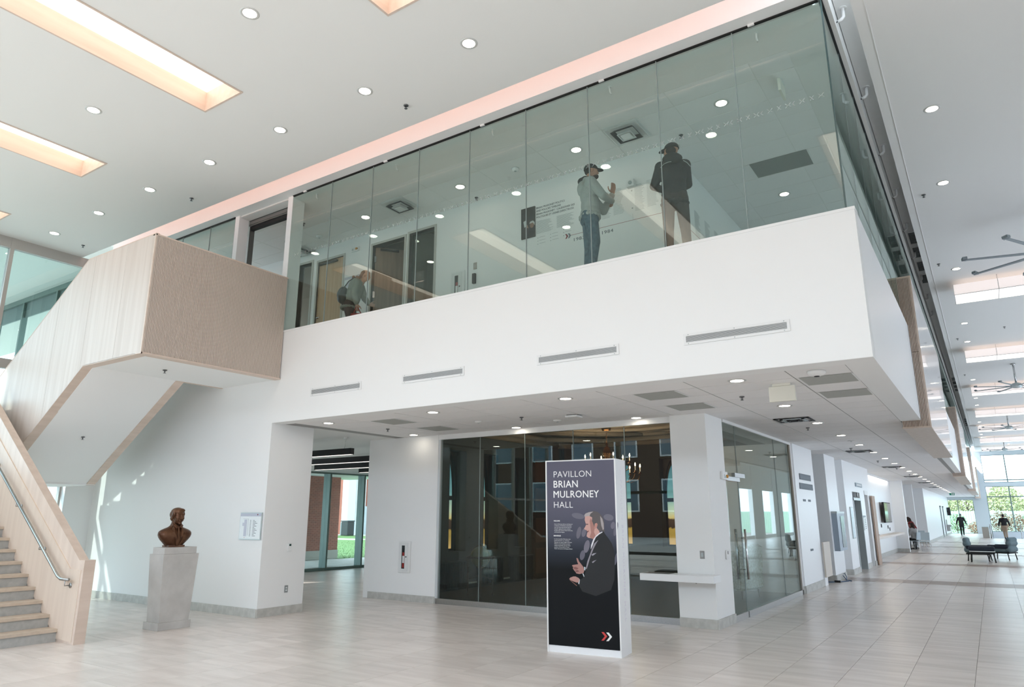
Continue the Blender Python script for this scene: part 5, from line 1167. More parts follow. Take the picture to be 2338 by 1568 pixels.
MB().ball((.07, -.05, -.01), (.04, .025, .028), 12).obj('amber_lens', mat('amber', 'c98d2e', .3), t); MB().box(-.05, -.046, -.04, -.02, -.04, .02).obj('grille', M_alu, t); MB().ball((.0, -.04, -.02), .02, 10).obj('lamp', M_alu, t)
t = plate('fire_alarm', 'small white alarm with amber lens above the upper floor plan', 'alarm', (-10.95, YB-.001, 7.40), 0, .22, .10, .04)
MB().ball((.06, -.05, 0), (.04, .02, .025), 12).obj('amber_lens', MATS['amber'], t); MB().box(-.08, -.046, -.03, -.04, -.04, .02).obj('grille', M_alu, t)
# column shelf
t = thing('wall_shelf', 'white box shelf wrapped round the front of the column', 'shelf', (-4.78, 10.78, .69))
MB().box(0, 0, 0, 1.19, .335, .105).obj('top', M_wallcool, t, bevel=.004); MB().box(.03, .05, .101, .47, .30, .107).obj('inset', mat('inset_dark', '54585b', .4), t); MB().tube([(.88, .1, -.02), (.88, .1, 0)], .012, 8).obj('key_switch', M_steel, t)
# extinguisher cabinets
def ext_cab(lb, x, y, z, s=1.0):
    t = thing('extinguisher_cabinet', lb, 'cabinet', (x, y, z)); w_, h = .33*s, .62*s
    MB().box(0, -.03, 0, w_, 0, h).obj('frame', M_white_pl, t, bevel=.01)
    d = MB().box(.03*s, -.04, .03*s, w_-.06*s, -.03, h-.03*s).obj('door', mat('cabinet_door_white', 'dfe1e0', .4), t, bevel=.004)
    MB().box(.11*s, -.042, .08*s, .19*s, -.04, h-.085*s).obj('window', mat('cabinet_glass_dark', '2a3032', .2), d)
    MB().box(.135*s, -.046, .10*s, .185*s, -.042, .40*s).obj('extinguisher', mat('extinguisher_red', '8e2420', .35), d)
    MB().box(.137*s, -.048, .19*s, .185*s, -.046, .33*s).obj('extinguisher_label', M_white_pl, d)
    MB().tube([(.14*s, -.044, .40*s), (.15*s, -.044, .46*s), (.175*s, -.044, .48*s)], .006, 6).obj('hose', M_black, d)
    MB().box(.215*s, -.046, .30*s, .24*s, -.04, .325*s).obj('latch', M_dark, d); return t
ext_cab('white recessed extinguisher cabinet on the wall left of the dark glass', -10.31, 11.199, .545)
ext_cab('white extinguisher cabinet on the upper wall right of the doors', -8.22, YB-.001, 5.66, 1.04)
t = plate('door_phone', 'black intercom handset on the upper wall', 'intercom', (-7.645, YB-.001, 6.08), 0, .07, .20, .05, M_black); MB().box(-.02, -.053, .02, .02, -.05, .07).obj('grille', M_dark, t)
t = plate('card_reader', 'grey switch plate above the black intercom handset', 'switch', (-7.64, YB-.001, 6.34), 0, .08, .14, .01, M_steel); MB().box(-.012, -.014, -.03, .012, -.01, .03).obj('rocker', M_alu, t)
# upper exhibition wall
ex = thing('wall_photo', 'dark portrait photograph panel on the upper exhibition wall', 'photo', (-6.57, YB-.001, 6.63))
MB().box(0, -.02, 0, .30, 0, .60).obj('panel', mat('photo_dark', '22282a', .4, noise=(4, '39332f', 1, 1, 1)), ex)
def fl(poly, m, y, par, nm='print'): return flat(poly, m, y, nm, par)
fl([(.05, .34), (.12, .36), (.13, .24), (.07, .22)], ink('c3c9c8'), -.0215, ex); fl([(.09, .25), (.13, .20), (.16, .19), (.14, .26)], ink('a98b7b'), -.0212, ex)
fl(blob2(.235, .24, .045, .06), ink('8c6a58'), -.0215, ex); fl([(.18, .27), (.20, .31), (.26, .32), (.295, .28), (.295, .22), (.26, .28)], ink('c9cac6'), -.022, ex); fl([(.14, .05), (.17, .18), (.23, .18), (.295, .22), (.295, .0), (.16, 0)], ink('171a1c'), -.0208, ex)
tl = thing('wall_lettering', 'printed politics timeline lettering on the upper exhibition wall', 'lettering', (-6.25, YB-.001, 6.6))
M_tx = mat('ink_slate', '4a565d', .6); M_tx2 = mat('ink_pale', 'a9b3b3', .7)
def wtext(s, x, z, size, m=M_tx, bold=0, fit=None): return text(s, size, m, tl, (x, -.001, z), (R90, 0, 0), 'lettering', bold, 1.08, ext=.0004, width=1, fit=fit)
for k, s in enumerate(('BRIAN MULRONEY POLITICS', 'AND POLICIES TIMELINE', 'BRIAN MULRONEY : CALENDRIER DES', 'POLITIQUES ET LIGNES DIRECTRICES')):
    wtext(s, 0, .565-.062*k, .050, M_tx, .0006, fit=(.60, .52, .80, .78)[k])
def para(x, z, w_, n, dz=.018, par=tl):
    mb = MB(); rg = random.Random(int(x*100+z*10))
    for k in range(n): mb.box(x, -.0015, z-k*dz, x+w_*(.7+.3*rg.random()), -.0005, z-k*dz+.006)
    mb.obj('text_lines', M_tx2, par, kind='stuff')
para(0, .31, .36, 14); para(.43, .31, .36, 13)
for x, z in ((.03, -.01), (.30, .0), (.57, .03)):
    for k in range(3): MB().lathe([(.008, -.003), (.008, -.001)], (x, 0, z-.06*k), 10, ax='y').obj('dot', M_tx2, tl)
    para(x+.03, z+.005, .14, 3, .06)
M_tred = mat('ink_maroon', '8f3a3f', .6)
MB().box(.62, -.002, -.118, 2.53, -.0005, -.112).obj('line', M_tred, tl)
def chevw(x, z, h, m, par=tl, y=-.003): return flat([(x, z), (x+.03, z), (x+.06, z+h/2), (x+.03, z+h), (x, z+h), (x+.03, z+h/2)], m, y, 'chevron', par)
chevw(.60, -.16, .09, M_tred); chevw(.655, -.16, .09, mat('ink_bluegrey', '6b7c87', .6))
wtext('1983', .75, -.24, .085, fit=.21); wtext('1984', 1.30, -.24, .085, fit=.21)
for x, zz_ in ((1.28, .02), (1.9, .0)):
    MB().box(x, -.002, -.11, x+.003, -.0005, zz_).obj('line', M_tx2, tl)
    for q in (.10, .42): MB().lathe([(.014, -.003), (.014, -.001)], (x, 0, q), 12, ax='y').obj('dot', M_tx2, tl)
    para(x+.05, .50, .18, 22, .022); para(x+.27, .52, .20, 22, .022)
tl2 = thing('wall_lettering', 'printed text columns on the corridor-side upper exhibition wall', 'lettering', (-3.699, 10.7, 6.6), R90)
for k in range(9):
    mb = MB(); rg = random.Random(k)
    for q in range(18): mb.box(.1+.55*k, -.0015, .35-.028*q, .1+.55*k+.3*(.6+.4*rg.random()), -.0005, .36-.028*q)
    mb.obj('text_lines', M_tx2, tl2, kind='stuff')
MB().box(0, -.002, -.118, 6, -.0005, -.112).obj('line', M_tred, tl2)
cmr = thing('camera_box', 'white wall projector between the two men', 'fitting', (-4.33, YB-.001, 7.12)); MB().box(-.08, -.10, -.06, .06, 0, .06).obj('housing', M_white_pl, cmr); MB().lathe([(.03, -.12), (.03, -.10)], (0, 0, 0), 12, ax='y').obj('lens', M_alu, cmr)
# small chevron decals along the gallery glass
dc = thing('glass_decal', 'row of tiny white chevrons printed across the gallery glass', 'decal', (-10.3, Y0-.004, 6.42))
mb = MB(); M_dec = mat('decal_white', 'd5d9d6', .6); M_dec.node_tree.nodes['Principled BSDF'].inputs['Alpha'].default_value = .38
seq = 0; x = 0
def chv(mb, x, z, h, s_):
    t_ = .010; d_ = h*.42*s_
    a = [(x, z), (x+t_, z), (x+t_+d_, z+h/2), (x+t_, z+h), (x, z+h), (x+d_, z+h/2)]
    mb.add([(p[0], 0, p[1]) for p in a], [(0, 1, 2, 5), (5, 2, 3, 4)])
pat = '><<_><_x_><<_><_x_'
k = 0
while x < 9.3:
    c_ = pat[k % len(pat)]; k += 1
    if c_ == '>': chv(mb, x, 0, .055, 1); x += .035
    elif c_ == '<': chv(mb, x+.025, 0, .055, -1); x += .045
    elif c_ == 'x': chv(mb, x, 0, .055, 1); chv(mb, x+.042, 0, .055, -1); x += .06
    else: x += .035
mb.obj('chevrons', M_dec, dc, kind='stuff')
# corridor wall items
t = thing('wall_sign', 'two dark bars of donor lettering on the white corridor wall', 'sign', (-3.649, 17.5, 2.3), R90)
M_signd = mat('sign_dark', '4a5560', .5)
MB().box(.05, -.012, .20, 1.27, 0, .34).box(-.02, -.012, -.02, 1.42, 0, .12).obj('plaque', M_signd, t)
for z, n_ in ((.235, 16), (.015, 20)):
    mb = MB(); rg = random.Random(n_)
    for k in range(n_): mb.box(.09+k*.07 if n_ == 16 else .02+k*.068, -.013, z, .09+k*.07+.03+.015*rg.random() if n_ == 16 else .05+k*.068, -.012, z+.07)
    mb.obj('glyphs', mat('sign_grey', '68737d', .5), t, kind='stuff')
MB().box(.22, -.006, -.30, .50, 0, -.25).obj('small_text', M_signd, t); MB().box(.78, -.006, -.30, 1.05, 0, -.25).obj('small_text', M_signd, t); MB().box(.52, -.01, -1.43, .78, 0, -1.385).obj('small_text', M_signd, t)
t = thing('cabinet_panel', 'pale birch panel leaning on the corridor wall end', 'panel', (-3.60, 19.2, 0)); MB().box(-.02, 0, .20, .02, .82, 1.03).obj('board', mat('pale_birch', 'cfc6ba', .5), t); MB().box(-.12, .0, 0, -.02, .35, .22).box(-.1, .02, .22, -.02, .75, .9).obj('support', M_wallcool, t)
t = thing('power_cable', 'blue cable curled on the floor beside the second pier', 'cable', (-3.6, 20.3, 0))
MB().tube([(-.25, -.1, .012), (-.05, .02, .012), (.10, .2, .012), (.24, .55, .012), (.12, .95, .02), (-.0, 1.15, .12), (.04, 1.3, .15), (.1, 1.2, .05), (.12, .9, .012), (.3, .6, .012)], .012, 6).obj('cord', mat('cable_blue', '3f5a78', .5), t); MB().box(-.02, .05, .0, .12, .12, .05).obj('plug', M_black, t)
t = thing('display_cabinet', 'narrow grey wall cabinet with dark glass on the second pier', 'cabinet', (-3.6, 20.75, .76), R90)
MB().box(0, -.14, 0, 1.12, 0, 1.0).obj('case', mat('cabinet_grey', '98a6b3', .4), t); MB().box(.45, -.15, .08, .95, -.14, .90).obj('glass_door', mat('cabinet_dark', '3a4650', .2), t); MB().box(-.01, -.15, .97, 1.13, 0, 1.02).obj('top_cap', M_alu, t)
t = thing('wall_map', 'tall pale glass notice panel on the third pier', 'sign', (-3.559, 23.6, 1.0), R90); MB().box(0, -.02, 0, .5, 0, .93).obj('frame', M_alu, t); MB().box(.03, -.024, .03, .47, -.02, .9).obj('panel', mat('notice_pale', 'c9d8e0', .3), t)
for z in (.3, .6): MB().box(.03, -.026, z, .47, -.024, z+.008).obj('divider', M_alu, t)
t = thing('wall_sign', 'small grey sign above the dark corridor doorway', 'sign', (-3.559, 25.15, 2.58), R90); MB().box(0, -.03, 0, 1.3, 0, .12).obj('plaque', mat('sign_mid', '9aa8b0', .5), t); 
for k in range(4): MB().box(.2+.25*k, -.033, .03, .35+.25*k, -.03, .09).obj('glyph', M_white_pl, t)
t = thing('wall_box', 'tiny framed call box under the corridor sign', 'fitting', (-3.559, 25.2, 2.25), R90); MB().box(0, -.02, 0, .12, 0, .14).obj('frame', M_dark, t); MB().box(.02, -.023, .02, .10, -.02, .12).obj('face', M_wallcool, t)
t = thing('wall_directory', 'narrow directory strip between the two corridor doorways', 'sign', (-3.559, 26.05, 1.2), R90)
MB().box(0, -.02, 0, .5, 0, .47).obj('panel', mat('directory_white', 'e4e8e9', .3), t)
MB().box(0, -.023, .41, .5, -.02, .47).obj('header', mat('sign_mid', '9aa8b0', .5), t)
for k in range(6): MB().box(.22, -.023, .05+.058*k, .42, -.02, .075+.058*k).obj('entry', mat('ink_grey', '70757a', .5), t)
t = link('door_5', None, None, (-3.56, 24.4, 0), 0, kind='structure')
MB().box(-.3, 0, 0, -.25, 1.5, 2.2).obj('leaf', mat('lift_grey', '5d6062', .5), t); MB().box(-.30, -.0, 0, .02, .06, 2.2).obj('jamb', M_alu, t); MB().box(-.30, 1.44, 0, .02, 1.5, 2.2).obj('jamb', M_alu, t); MB().box(-.3, 0, 2.14, .02, 1.5, 2.22).obj('head', M_alu, t)
t = link('door_6', None, None, (-3.56, 26.9, 0), 0, kind='structure')
MB().box(-.3, 0, 0, -.25, .8, 2.5).obj('leaf', mat('door_grey', '9a9a97', .5), t); MB().box(-.30, 0, 2.36, .02, .8, 2.5).obj('head', M_white_pl, t)
t = thing('door_leaf', 'open oak door leaf standing at the end of the doorway wall', 'door', (-3.50, 28.1, 0)); MB().box(-.02, 0, 0, .02, .75, 2.35).obj('leaf', mat('oak_door', 'a98d78', .5), t); MB().tube([(.02, .65, 1), (.06, .65, 1), (.06, .55, 1)], .01, 6).obj('handle', M_chrome, t)
t = thing('television', 'flat black television standing out from the wall above the shelf', 'television', (-3.95, 33.9, 1.37)); MB().box(.10, 0, 0, .18, .05, .85).box(.10, .05, 0, .15, 2.5, .85).obj('case', M_black, t); MB().box(.15, .05, .03, .155, 2.45, .82).obj('screen', mat('tv_screen', '0d0f10', .06), t); MB().box(0, .9, .3, .10, 1.5, .6).obj('bracket', M_dark, t)
t = thing('wall_shelf', 'long white counter shelf below the television', 'shelf', (-3.95, 29.2, .82)); MB().box(0, 0, 0, .42, 9.2, .08).obj('top', mat('shelf_white', 'd9d2cb', .5), t); MB().box(0, 0, -.10, .05, 9.2, 0).obj('rail', M_white_pl, t)
for k, (y, z) in enumerate(((33.7, 1.18), (35.9, 1.1), (36.5, 1.0))): 
    t = thing('wall_socket', 'dark socket plate under the television, %s' % ORD[k], 'socket', (-3.949, y, z)); MB().box(0, 0, 0, .02, .16, .14).obj('plate', M_dark, t)
t = thing('wall_uplight', 'bright strip lamp washing the top of the television wall', 'light', (-3.93, 28.6, 3.24)); MB().box(0, 0, 0, .05, 9.2, .05).obj('strip', mat('wash_glow', 'fff3e2', .5, emit=20), t); MB().box(.05, 0, -.03, .06, 9.2, .06).obj('baffle', M_white_pl, t)
t = thing('drinking_fountain', 'steel drinking fountain on the far corridor wall', 'fountain', (-3.42, 72, .45)); MB().box(0, 0, .25, .35, .9, .42).box(0, .1, -.1, .25, .8, .25).obj('basin', M_steel, t); MB().box(0, .3, .42, .06, .9, .85).obj('back_panel', M_steel, t)
t = thing('television', 'small black screen angled from the far corridor wall', 'television', (-3.42, 76, 1.65)); MB().box(.05, 0, 0, .25, 1.2, .7).obj('screen', M_black, t); MB().box(0, .5, .3, .05, .7, .4).obj('arm', M_dark, t)
for k, y in enumerate((66, 69.5)):
    t = link('door_%d' % (7+k), None, None, (-3.42, y, 0), kind='structure'); MB().box(0, 0, 0, .03, .9, 2.3).obj('leaf', mat('lift_grey', '5d6062', .5), t); MB().box(0, -.1, 2.3, .05, 1.0, 2.4).obj('head', M_dark, t)
t = thing('planter_box', 'beige box beside the far stair rail', 'box', (-.82, 65.2, 0)); MB().box(0, 0, 0, .42, .6, .80).obj('body', mat('box_beige', 'b5aca3', .6), t); MB().box(-.01, -.01, .78, .43, .61, .82).obj('lid', M_alu, t)
def rail(lb, x0, y0, x1):
    t = thing('stair_rail', lb, 'railing', (x0, y0, 0)); 
    MB().tube([(0, 0, 0), (0, 0, .92)], .03, 8).obj('post', M_steel, t); MB().tube([(0, 0, 1.0), (.1, 3, .9), (.1, 6, -.6)], .03, 8).obj('handrail', M_steel, t); MB().box(-.01, .05, .08, .01, 1.4, .95).obj('glass_infill', GL_clear, t)
rail('steel and glass rail at the left of the far stair head', -.30, 64.6, 0); rail('steel rail post right of the walking man in khaki trousers', 1.58, 64.9, 0)
# ---- back-to-back lounge seat
M_teal = mat('teal_fabric', '66787d', .85, noise=(8, '55676c', 1, 9, 9)); M_nv = mat('navy_fabric', '1f2733', .8)
def seat(lb, loc, rot):
    t = thing('lounge_chair', lb, 'chair', loc, rot, 'lounge chairs in the corridor')
    mb = MB(); caps(mb, (-.33, -.30, .40), .12, (-.33, .30, .40), .12); caps(mb, (-.36, -.30, .62), .11, (-.36, .30, .62), .11); caps(mb, (-.37, -.30, .76), .09, (-.37, .30, .76), .09); blob('backrest', mb, .03, M_teal, t, 4)
    MB().box(-.30, -.36, .28, .38, .36, .46).obj('seat', M_teal, t, bevel=.05)
    for q in (-1, 1): MB().box(-.36, .36*q-.06, .42, .36, .36*q+.06, .56).obj('armrest', M_nv, t, bevel=.04)
    MB().box(-.38, -.42, .24, .38, .42, .28).obj('frame', M_black, t)
    for sx in (-.34, .34):
        for sy in (-.38, .38): MB().tube([(sx*.9, sy*.95, .25), (sx, sy, 0)], .02, 8).obj('leg', M_black, t)
    return t
seat('teal lounge chair on the left of the back-to-back seats', (-.62, 32.9, 0), -.1)
seat('teal lounge chair on the right of the back-to-back seats', (.12, 34.3, 0), math.pi-.35)
t = thing('side_bench', 'low navy bench with white edge in front of the lounge chairs', 'bench', (-.50, 31.9, 0))
MB().box(-.42, -.2, .40, .40, .25, .56).obj('cushion', M_nv, t, bevel=.05); MB().box(-.40, -.22, .375, .40, .25, .40).obj('edge', M_white_pl, t); MB().box(-.38, -.2, .30, .38, .25, .375).obj('frame', M_black, t)
for sx in (-.34, .34):
    for sy in (-.16, .2): MB().tube([(sx, sy, .3), (sx*1.1, sy, 0)], .022, 8).obj('leg', M_black, t)
# ---- lounge pendants: black linear lamps
for k, (x0_, x1_, y, z, lb) in enumerate([(-13.2, -11.05, 10.45, 2.95, 'shortest and nearest'), (-14.5, -11.3, 11.9, 2.93, 'second from the front'), (-15.6, -11.3, 13.4, 2.93, 'third from the front'), (-15.45, -11.3, 14.95, 2.93, 'farthest')]):
    t = thing('linear_pendant', 'black linear pendant lamp in the lounge, ' + lb, 'light', (x0_, y, z-.02), group='lounge pendants')
    MB().box(0, -.05, 0, x1_-x0_, .05, .13).obj('housing', M_black, t); MB().box(.02, -.035, -.004, x1_-x0_-.02, .035, 0).obj('diffuser', M_lens, t)
    for q in (.5, x1_-x0_-.25): MB().tube([(q, 0, .13), (q+.05, 0, .37 if y < 14 else .1)], .003, 6).obj('wire', M_chrome, t)
    MB().lathe([(.05, .345), (.05, .37)], (x1_-x0_-.22, 0, 0), 14).obj('canopy', M_white_pl, t) if y < 14 else None
# ---- show room furniture
gl = thing('floor_globe', 'antique green floor globe in a turned wooden stand', 'globe', (-9.36, 12.75, .012))
M_gw = mat('globe_wood', '3c2619', .35)
MB().ball((0, 0, .80), .215, 28).obj('sphere', mat('globe_green', '6f7a4c', .3, noise=(5, '95906a', 1, 1, 1), coat=.4), gl)
MB().tube([(.30*math.cos(a*.2618), .30*math.sin(a*.2618), .79) for a in range(25)], .022, 6).obj('horizon_ring', M_gw, gl); MB().tube([(.235*math.cos(a*.2618), 0, .80+.235*math.sin(a*.2618)) for a in range(25)], .008, 6).obj('meridian', mat('globe_brass', '8a7440', .35, .8), gl)
for a in range(4):
    x, y = .27*math.cos(a*R90+.6), .27*math.sin(a*R90+.6); MB().lathe([(.014, 0), (.024, .03), (.014, .06), (.02, .2), (.024, .45), (.016, .55), (.03, .62), (.03, .76)], (x, y, 0), 12).obj('leg', M_gw, gl)
MB().tube([(-.25, -.1, .34), (-.05, 0, .40), (0, 0, .55)], .012, 8).tube([(.25, .1, .34), (.05, 0, .40)], .012, 8).obj('stretcher', M_gw, gl)
fg = thing('flag', 'red and white maple leaf flag hanging on a pole inside the room', 'flag', (-8.35, 13.95, .012))
MB().tube([(0, 0, 0), (.0, 0, 2.25)], .014, 8).obj('pole', mat('flag_pole', '8a7440', .4, .6), fg); MB().lathe([(.13, 0), (.12, .03), (.03, .06)], n=18).obj('base', M_gw, fg)
mb = MB().lathe([(.001, 2.36), (.03, 2.30), (.012, 2.25)], n=8); mb.obj('finial', mat('globe_brass', '8a7440', .35, .8), fg)
M_fr, M_fw = mat('flag_red', 'a31d22', .8), mat('flag_white', 'd8d3cf', .8)
def drape(z0, z1, m, nm):
    mb = MB(); n = 13; vs = []
    for j in range(7):
        z = z0+(z1-z0)*j/6; wz = .10+.16*(2.05-z)/1.2
        for i in range(n): u_ = i/(n-1); vs.append((-.02+wz*u_, .03*math.sin(u_*14+z*2), z))
    mb.add(vs, [(j*n+i, j*n+i+1, (j+1)*n+i+1, (j+1)*n+i) for j in range(6) for i in range(n-1)], 0, True); return mb.obj(nm, m, fg)
drape(1.72, 2.1, M_fr, 'cloth_red'); drape(1.12, 1.72, M_fw, 'cloth_white'); drape(.62, 1.12, M_fr, 'cloth_red')
fl([(.06, 1.34), (.10, 1.34), (.15, 1.27), (.14, 1.38), (.20, 1.42), (.15, 1.46), (.16, 1.52), (.11, 1.49), (.08, 1.58), (.05, 1.49), (0, 1.52), (.02, 1.45), (-.01, 1.42), (.04, 1.38), (.03, 1.28)], M_fr, -.04, fg, 'maple_leaf')
ch = thing('chandelier', 'brass candle chandelier hanging in the show room above the totem', 'chandelier', (-7.55, 15.4, 2.55))
pl_ = bpy.data.lights.new('candle_light', 'POINT'); pl_.energy = 130; pl_.color = (1, .72, .45); pl_.shadow_soft_size = .5; plo = bpy.data.objects.new('candle_light', pl_); C.objects.link(plo); plo.parent = ch; plo.location = (0, 0, .42)
M_br = mat('aged_brass', '7d5a32', .25, .9, noise=(6, '573c22', 1, 1, 1)); M_fl = mat('candle_flame', 'ffe0b0', .4, emit=60)
MB().lathe([(.02, 1.12), (.10, 1.13), (.12, 1.20), (.10, 1.26)], n=20).obj('canopy', M_br, ch)
mb = MB()
for k in range(6): mb.tube([(.02*math.cos(a*.785)*(k % 2)+0*(1-k % 2), .02*math.cos(a*.785)*(1-k % 2), 1.09-.05*k+.028*math.sin(a*.785)) for a in range(9)], .004, 5)
mb.tube([(0, 0, 1.13), (0, 0, .8)], .005, 6); mb.obj('chain', M_br, ch)
MB().lathe([(.01, .84), (.03, .80), (.02, .76), (.06, .72), (.10, .62), (.105, .55), (.06, .50), (.10, .46), (.05, .40), (.04, .30), (.09, .24), (.05, .16), (.12, .06), (.09, -.04), (.02, -.12), (.01, -.16)], n=20).obj('stem', M_br, ch)
for tier, (n_, R_, z0_, zc) in enumerate(((6, .55, .22, .42), (9, .78, -.02, .14))):
    for k in range(n_):
        a = 2*math.pi*k/n_+.35*tier+.2; ca, sa = math.cos(a), math.sin(a)
        pr = [(.05, z0_+.10), (.16, z0_+.13), (.28, z0_-.02), (R_*.7, z0_-.10), (R_*.93, z0_-.02), (R_, z0_+.10)]
        ar = MB().tube([(r_*ca, r_*sa, z) for r_, z in pr], .011, 8).obj('arm', M_br, ch)
        MB().lathe([(.008, z0_+.10), (.055, z0_+.125), (.02, z0_+.13), (.022, z0_+.17)], (R_*ca, R_*sa, 0), 12).obj('drip_pan', M_br, ar)
        MB().lathe([(.012, z0_+.16), (.012, z0_+.27)], (R_*ca, R_*sa, 0), 10).obj('candle', mat('candle_cream', 'e6d8bd', .5, emit=.4), ar)
        MB().lathe([(.004, z0_+.27), (.014, z0_+.29), (.010, z0_+.32), (.001, z0_+.35)], (R_*ca, R_*sa, 0), 10).obj('flame_bulb', M_fl, ar)
# cream armchair behind the corridor glass, side chairs
ac = thing('armchair', 'cream upholstered wingback armchair behind the glass door', 'chair', (-4.75, 15.6, .012), 2.9)
M_cream = mat('cream_damask', 'cfc9b2', .85, noise=(24, '9d977d', 1, 1, 1))
mb = MB(); mb.box(-.38, -.40, .16, .36, .40, .44); mb.prism([(-.46, .2), (-.26, .2), (-.32, 1.0), (-.40, 1.08), (-.50, 1.02)], 'y', -.38, .38); blob('seat', mb, .02, M_cream, ac, 5)
for q in (-1, 1): mb = MB(); mb.box(-.36, .38*q-.07, .2, .30, .38*q+.07, .62); mb.box(-.40, .38*q-.05, .6, -.14, .38*q+.05, .95); blob('wing', mb, .02, M_cream, ac, 5)
for sx in (-.36, .32):
    for sy in (-.34, .34): MB().lathe([(.015, 0), (.028, .16)], (sx, sy, 0), 8).obj('leg', M_gw, ac)
# ================================================================== OUTDOORS
grass = mat('lawn', '4d6a34', .95, noise=(3, '5b7a40', 1, 1, 1))
g_ = MB().box(-90, 21, -.4, -22.6, 70, -.06); gr = g_.obj('lawn', grass, kind='structure')
mb = MB(); rg = random.Random(5)
for k in range(7000):
    x, y = -22.7-14*rg.random()**1.5, 21.2+16*rg.random(); h = .02+.03*rg.random(); a = rg.random()*3.1; c, s_ = math.cos(a)*.008, math.sin(a)*.008
    mb.add([(x-c, y-s_, -.06), (x+c, y+s_, -.06), (x+rg.random()*.03, y, h-.05)], [(0, 1, 2)])
mb.obj('grass_tuft', grass, None, label='short green lawn grass beside the brick pier', cat='grass', kind='stuff')
MB().box(-90, -60, -.4, -17.9, 21, -.07).box(-22.6, 21, -.4, -17.9, 70, -.07).box(-50, 44.5, -.06, -38, 46.6, -.03).box(-60, 36.8, -.06, -38, 38.6, -.045).obj('pavement', mat('paving_pale', 'b9b6b0', .8, noise=(2, 'aaa7a1', 1, 1, 1)), **S)
MB().box(-17.9, -40, -.5, 30, -7.3, -.07).box(-40, 80.4, -.9, 60, 140, -.6).obj('ground', mat('paving_grey', '8f8d89', .9), **S)
M_brick = mat('red_brick', '8d5747', .9, var=.22); M_brick2 = mat('red_brick_far', 'a86a5a', .9, noise=(30, '94574a', 1, 1, 4)); M_mortar = mat('mortar', 'a79b90', .95)
def brick_pier(lb, x0, y0, x1, y1, z0, z1, nm='brick_pier'):
    t = thing(nm, lb, 'pier', (x0, y0, z0)); MB().box(.012, .012, 0, x1-x0-.012, y1-y0-.012, z1-z0).obj('mortar_core', M_mortar, t)
    bh, bl = .072, .215; n = 0; me = {}; rst = MB(); front = []
    for r_ in range(int((z1-z0-.35)/bh)):
        z = .35+r_*bh
        for side in (0, 1):
            ln = (x1-x0) if side == 0 else (y1-y0); c = -(r_ % 2)*bl/2
            while c < ln-.02:
                a, b_ = max(c, 0)+.004, min(c+bl, ln)-.004; c += bl
                if b_-a < .03: continue
                if side == 1: front.append((b_-a, (x1-x0-.02, a, z)))     # the face towards the hall
                else: rst.box(a, 0, z, b_, .05, z+bh-.009)
    for k, (l_, p_) in enumerate(front):
        if k < 300:
            key = round(l_, 3)
            if key not in me: me[key] = MB().box(-.03, 0, 0, .02, key, bh-.009).mesh('brick', M_brick)
            link('brick', me[key], t, p_)
        else: rst.box(p_[0]-.03, p_[1], p_[2], p_[0]+.02, p_[1]+l_, p_[2]+bh-.009)
    rst.obj('brickwork', M_brick, t, kind='stuff')
    MB().box(-.02, -.02, 0, x1-x0+.02, y1-y0+.02, .34).obj('stone_foot', mat('stone_foot', '9a958b', .8), t); return t
brick_pier('red brick pier on a stone foot outside the lounge window', -23.6, 19.15, -22.95, 21.15, -.06, 3.25)
MB().box(-24.5, 9, 3.25, -17.9, 23, 3.6).obj('canopy_outside', mat('soffit_out', 'cfd6cf', .8), **S)
t = thing('security_camera', 'small white security camera under the outside canopy', 'camera', (-21.0, 18.6, 3.1)); MB().box(-.1, -.05, .05, .1, .05, .15).obj('mount', M_white_pl, t); MB().lathe([(.05, -.1), (.06, 0), (.05, .08)], n=12).obj('dome', M_white_pl, t)
fb = thing('brick_building', 'red brick and white-panelled building across the lawn', 'building', (-52, 47, -.05))
MB().box(-12, 0, 0, 2.6, 8, 11).obj('wall', M_brick2, fb); MB().box(2.6, -1.2, 0, 4.4, 8, 11).obj('white_bay', mat('white_cladding', 'dcdcda', .7), fb)
MB().box(4.4, 0, 2.45, 12, 8, 11).box(7.9, 0, 0, 12, 8, 2.45).obj('wall', M_brick2, fb); MB().box(4.4, -.2, 0, 8.0, 1, 2.5).obj('entrance_surround', mat('pale_grey_panel', 'b9bdc0', .7), fb)
MB().box(3.4, -1.25, .0, 4.4, -1.2, 7).obj('grey_panel', mat('blue_grey_panel', 'a9b2bb', .6), fb)
for x in (5.6, 6.5, 8.5, 9.9):
    for z in (3.6, 7.0): f_ = MB().box(x, -.06, z, x+.75, 0, z+1.7).obj('window', M_white_pl, fb); MB().box(x+.06, -.08, z+.45, x+.69, -.06, z+1.62).obj('pane', mat('far_pane', '5f7480', .2), f_)
d_ = MB().box(5.6, -.26, 0, 6.6, -.2, 2.2).obj('door', mat('dark_door', '4f5b5d', .3), fb)
t = thing('litter_bin', 'dark outdoor litter bin on the path across the lawn', 'bin', (-46.6, 44.0, -.03)); MB().box(-.4, -.4, 0, .4, .4, 1.15).obj('body', mat('bin_dark', '2f3335', .6), t, bevel=.05); MB().box(-.42, -.42, 1.15, .42, .42, 1.25).obj('lid', mat('bin_lid', '3b4042', .5), t); MB().box(-.55, -.35, 0, -.42, .35, 1.1).obj('side_panel', mat('bin_grey', '80878a', .6), t)
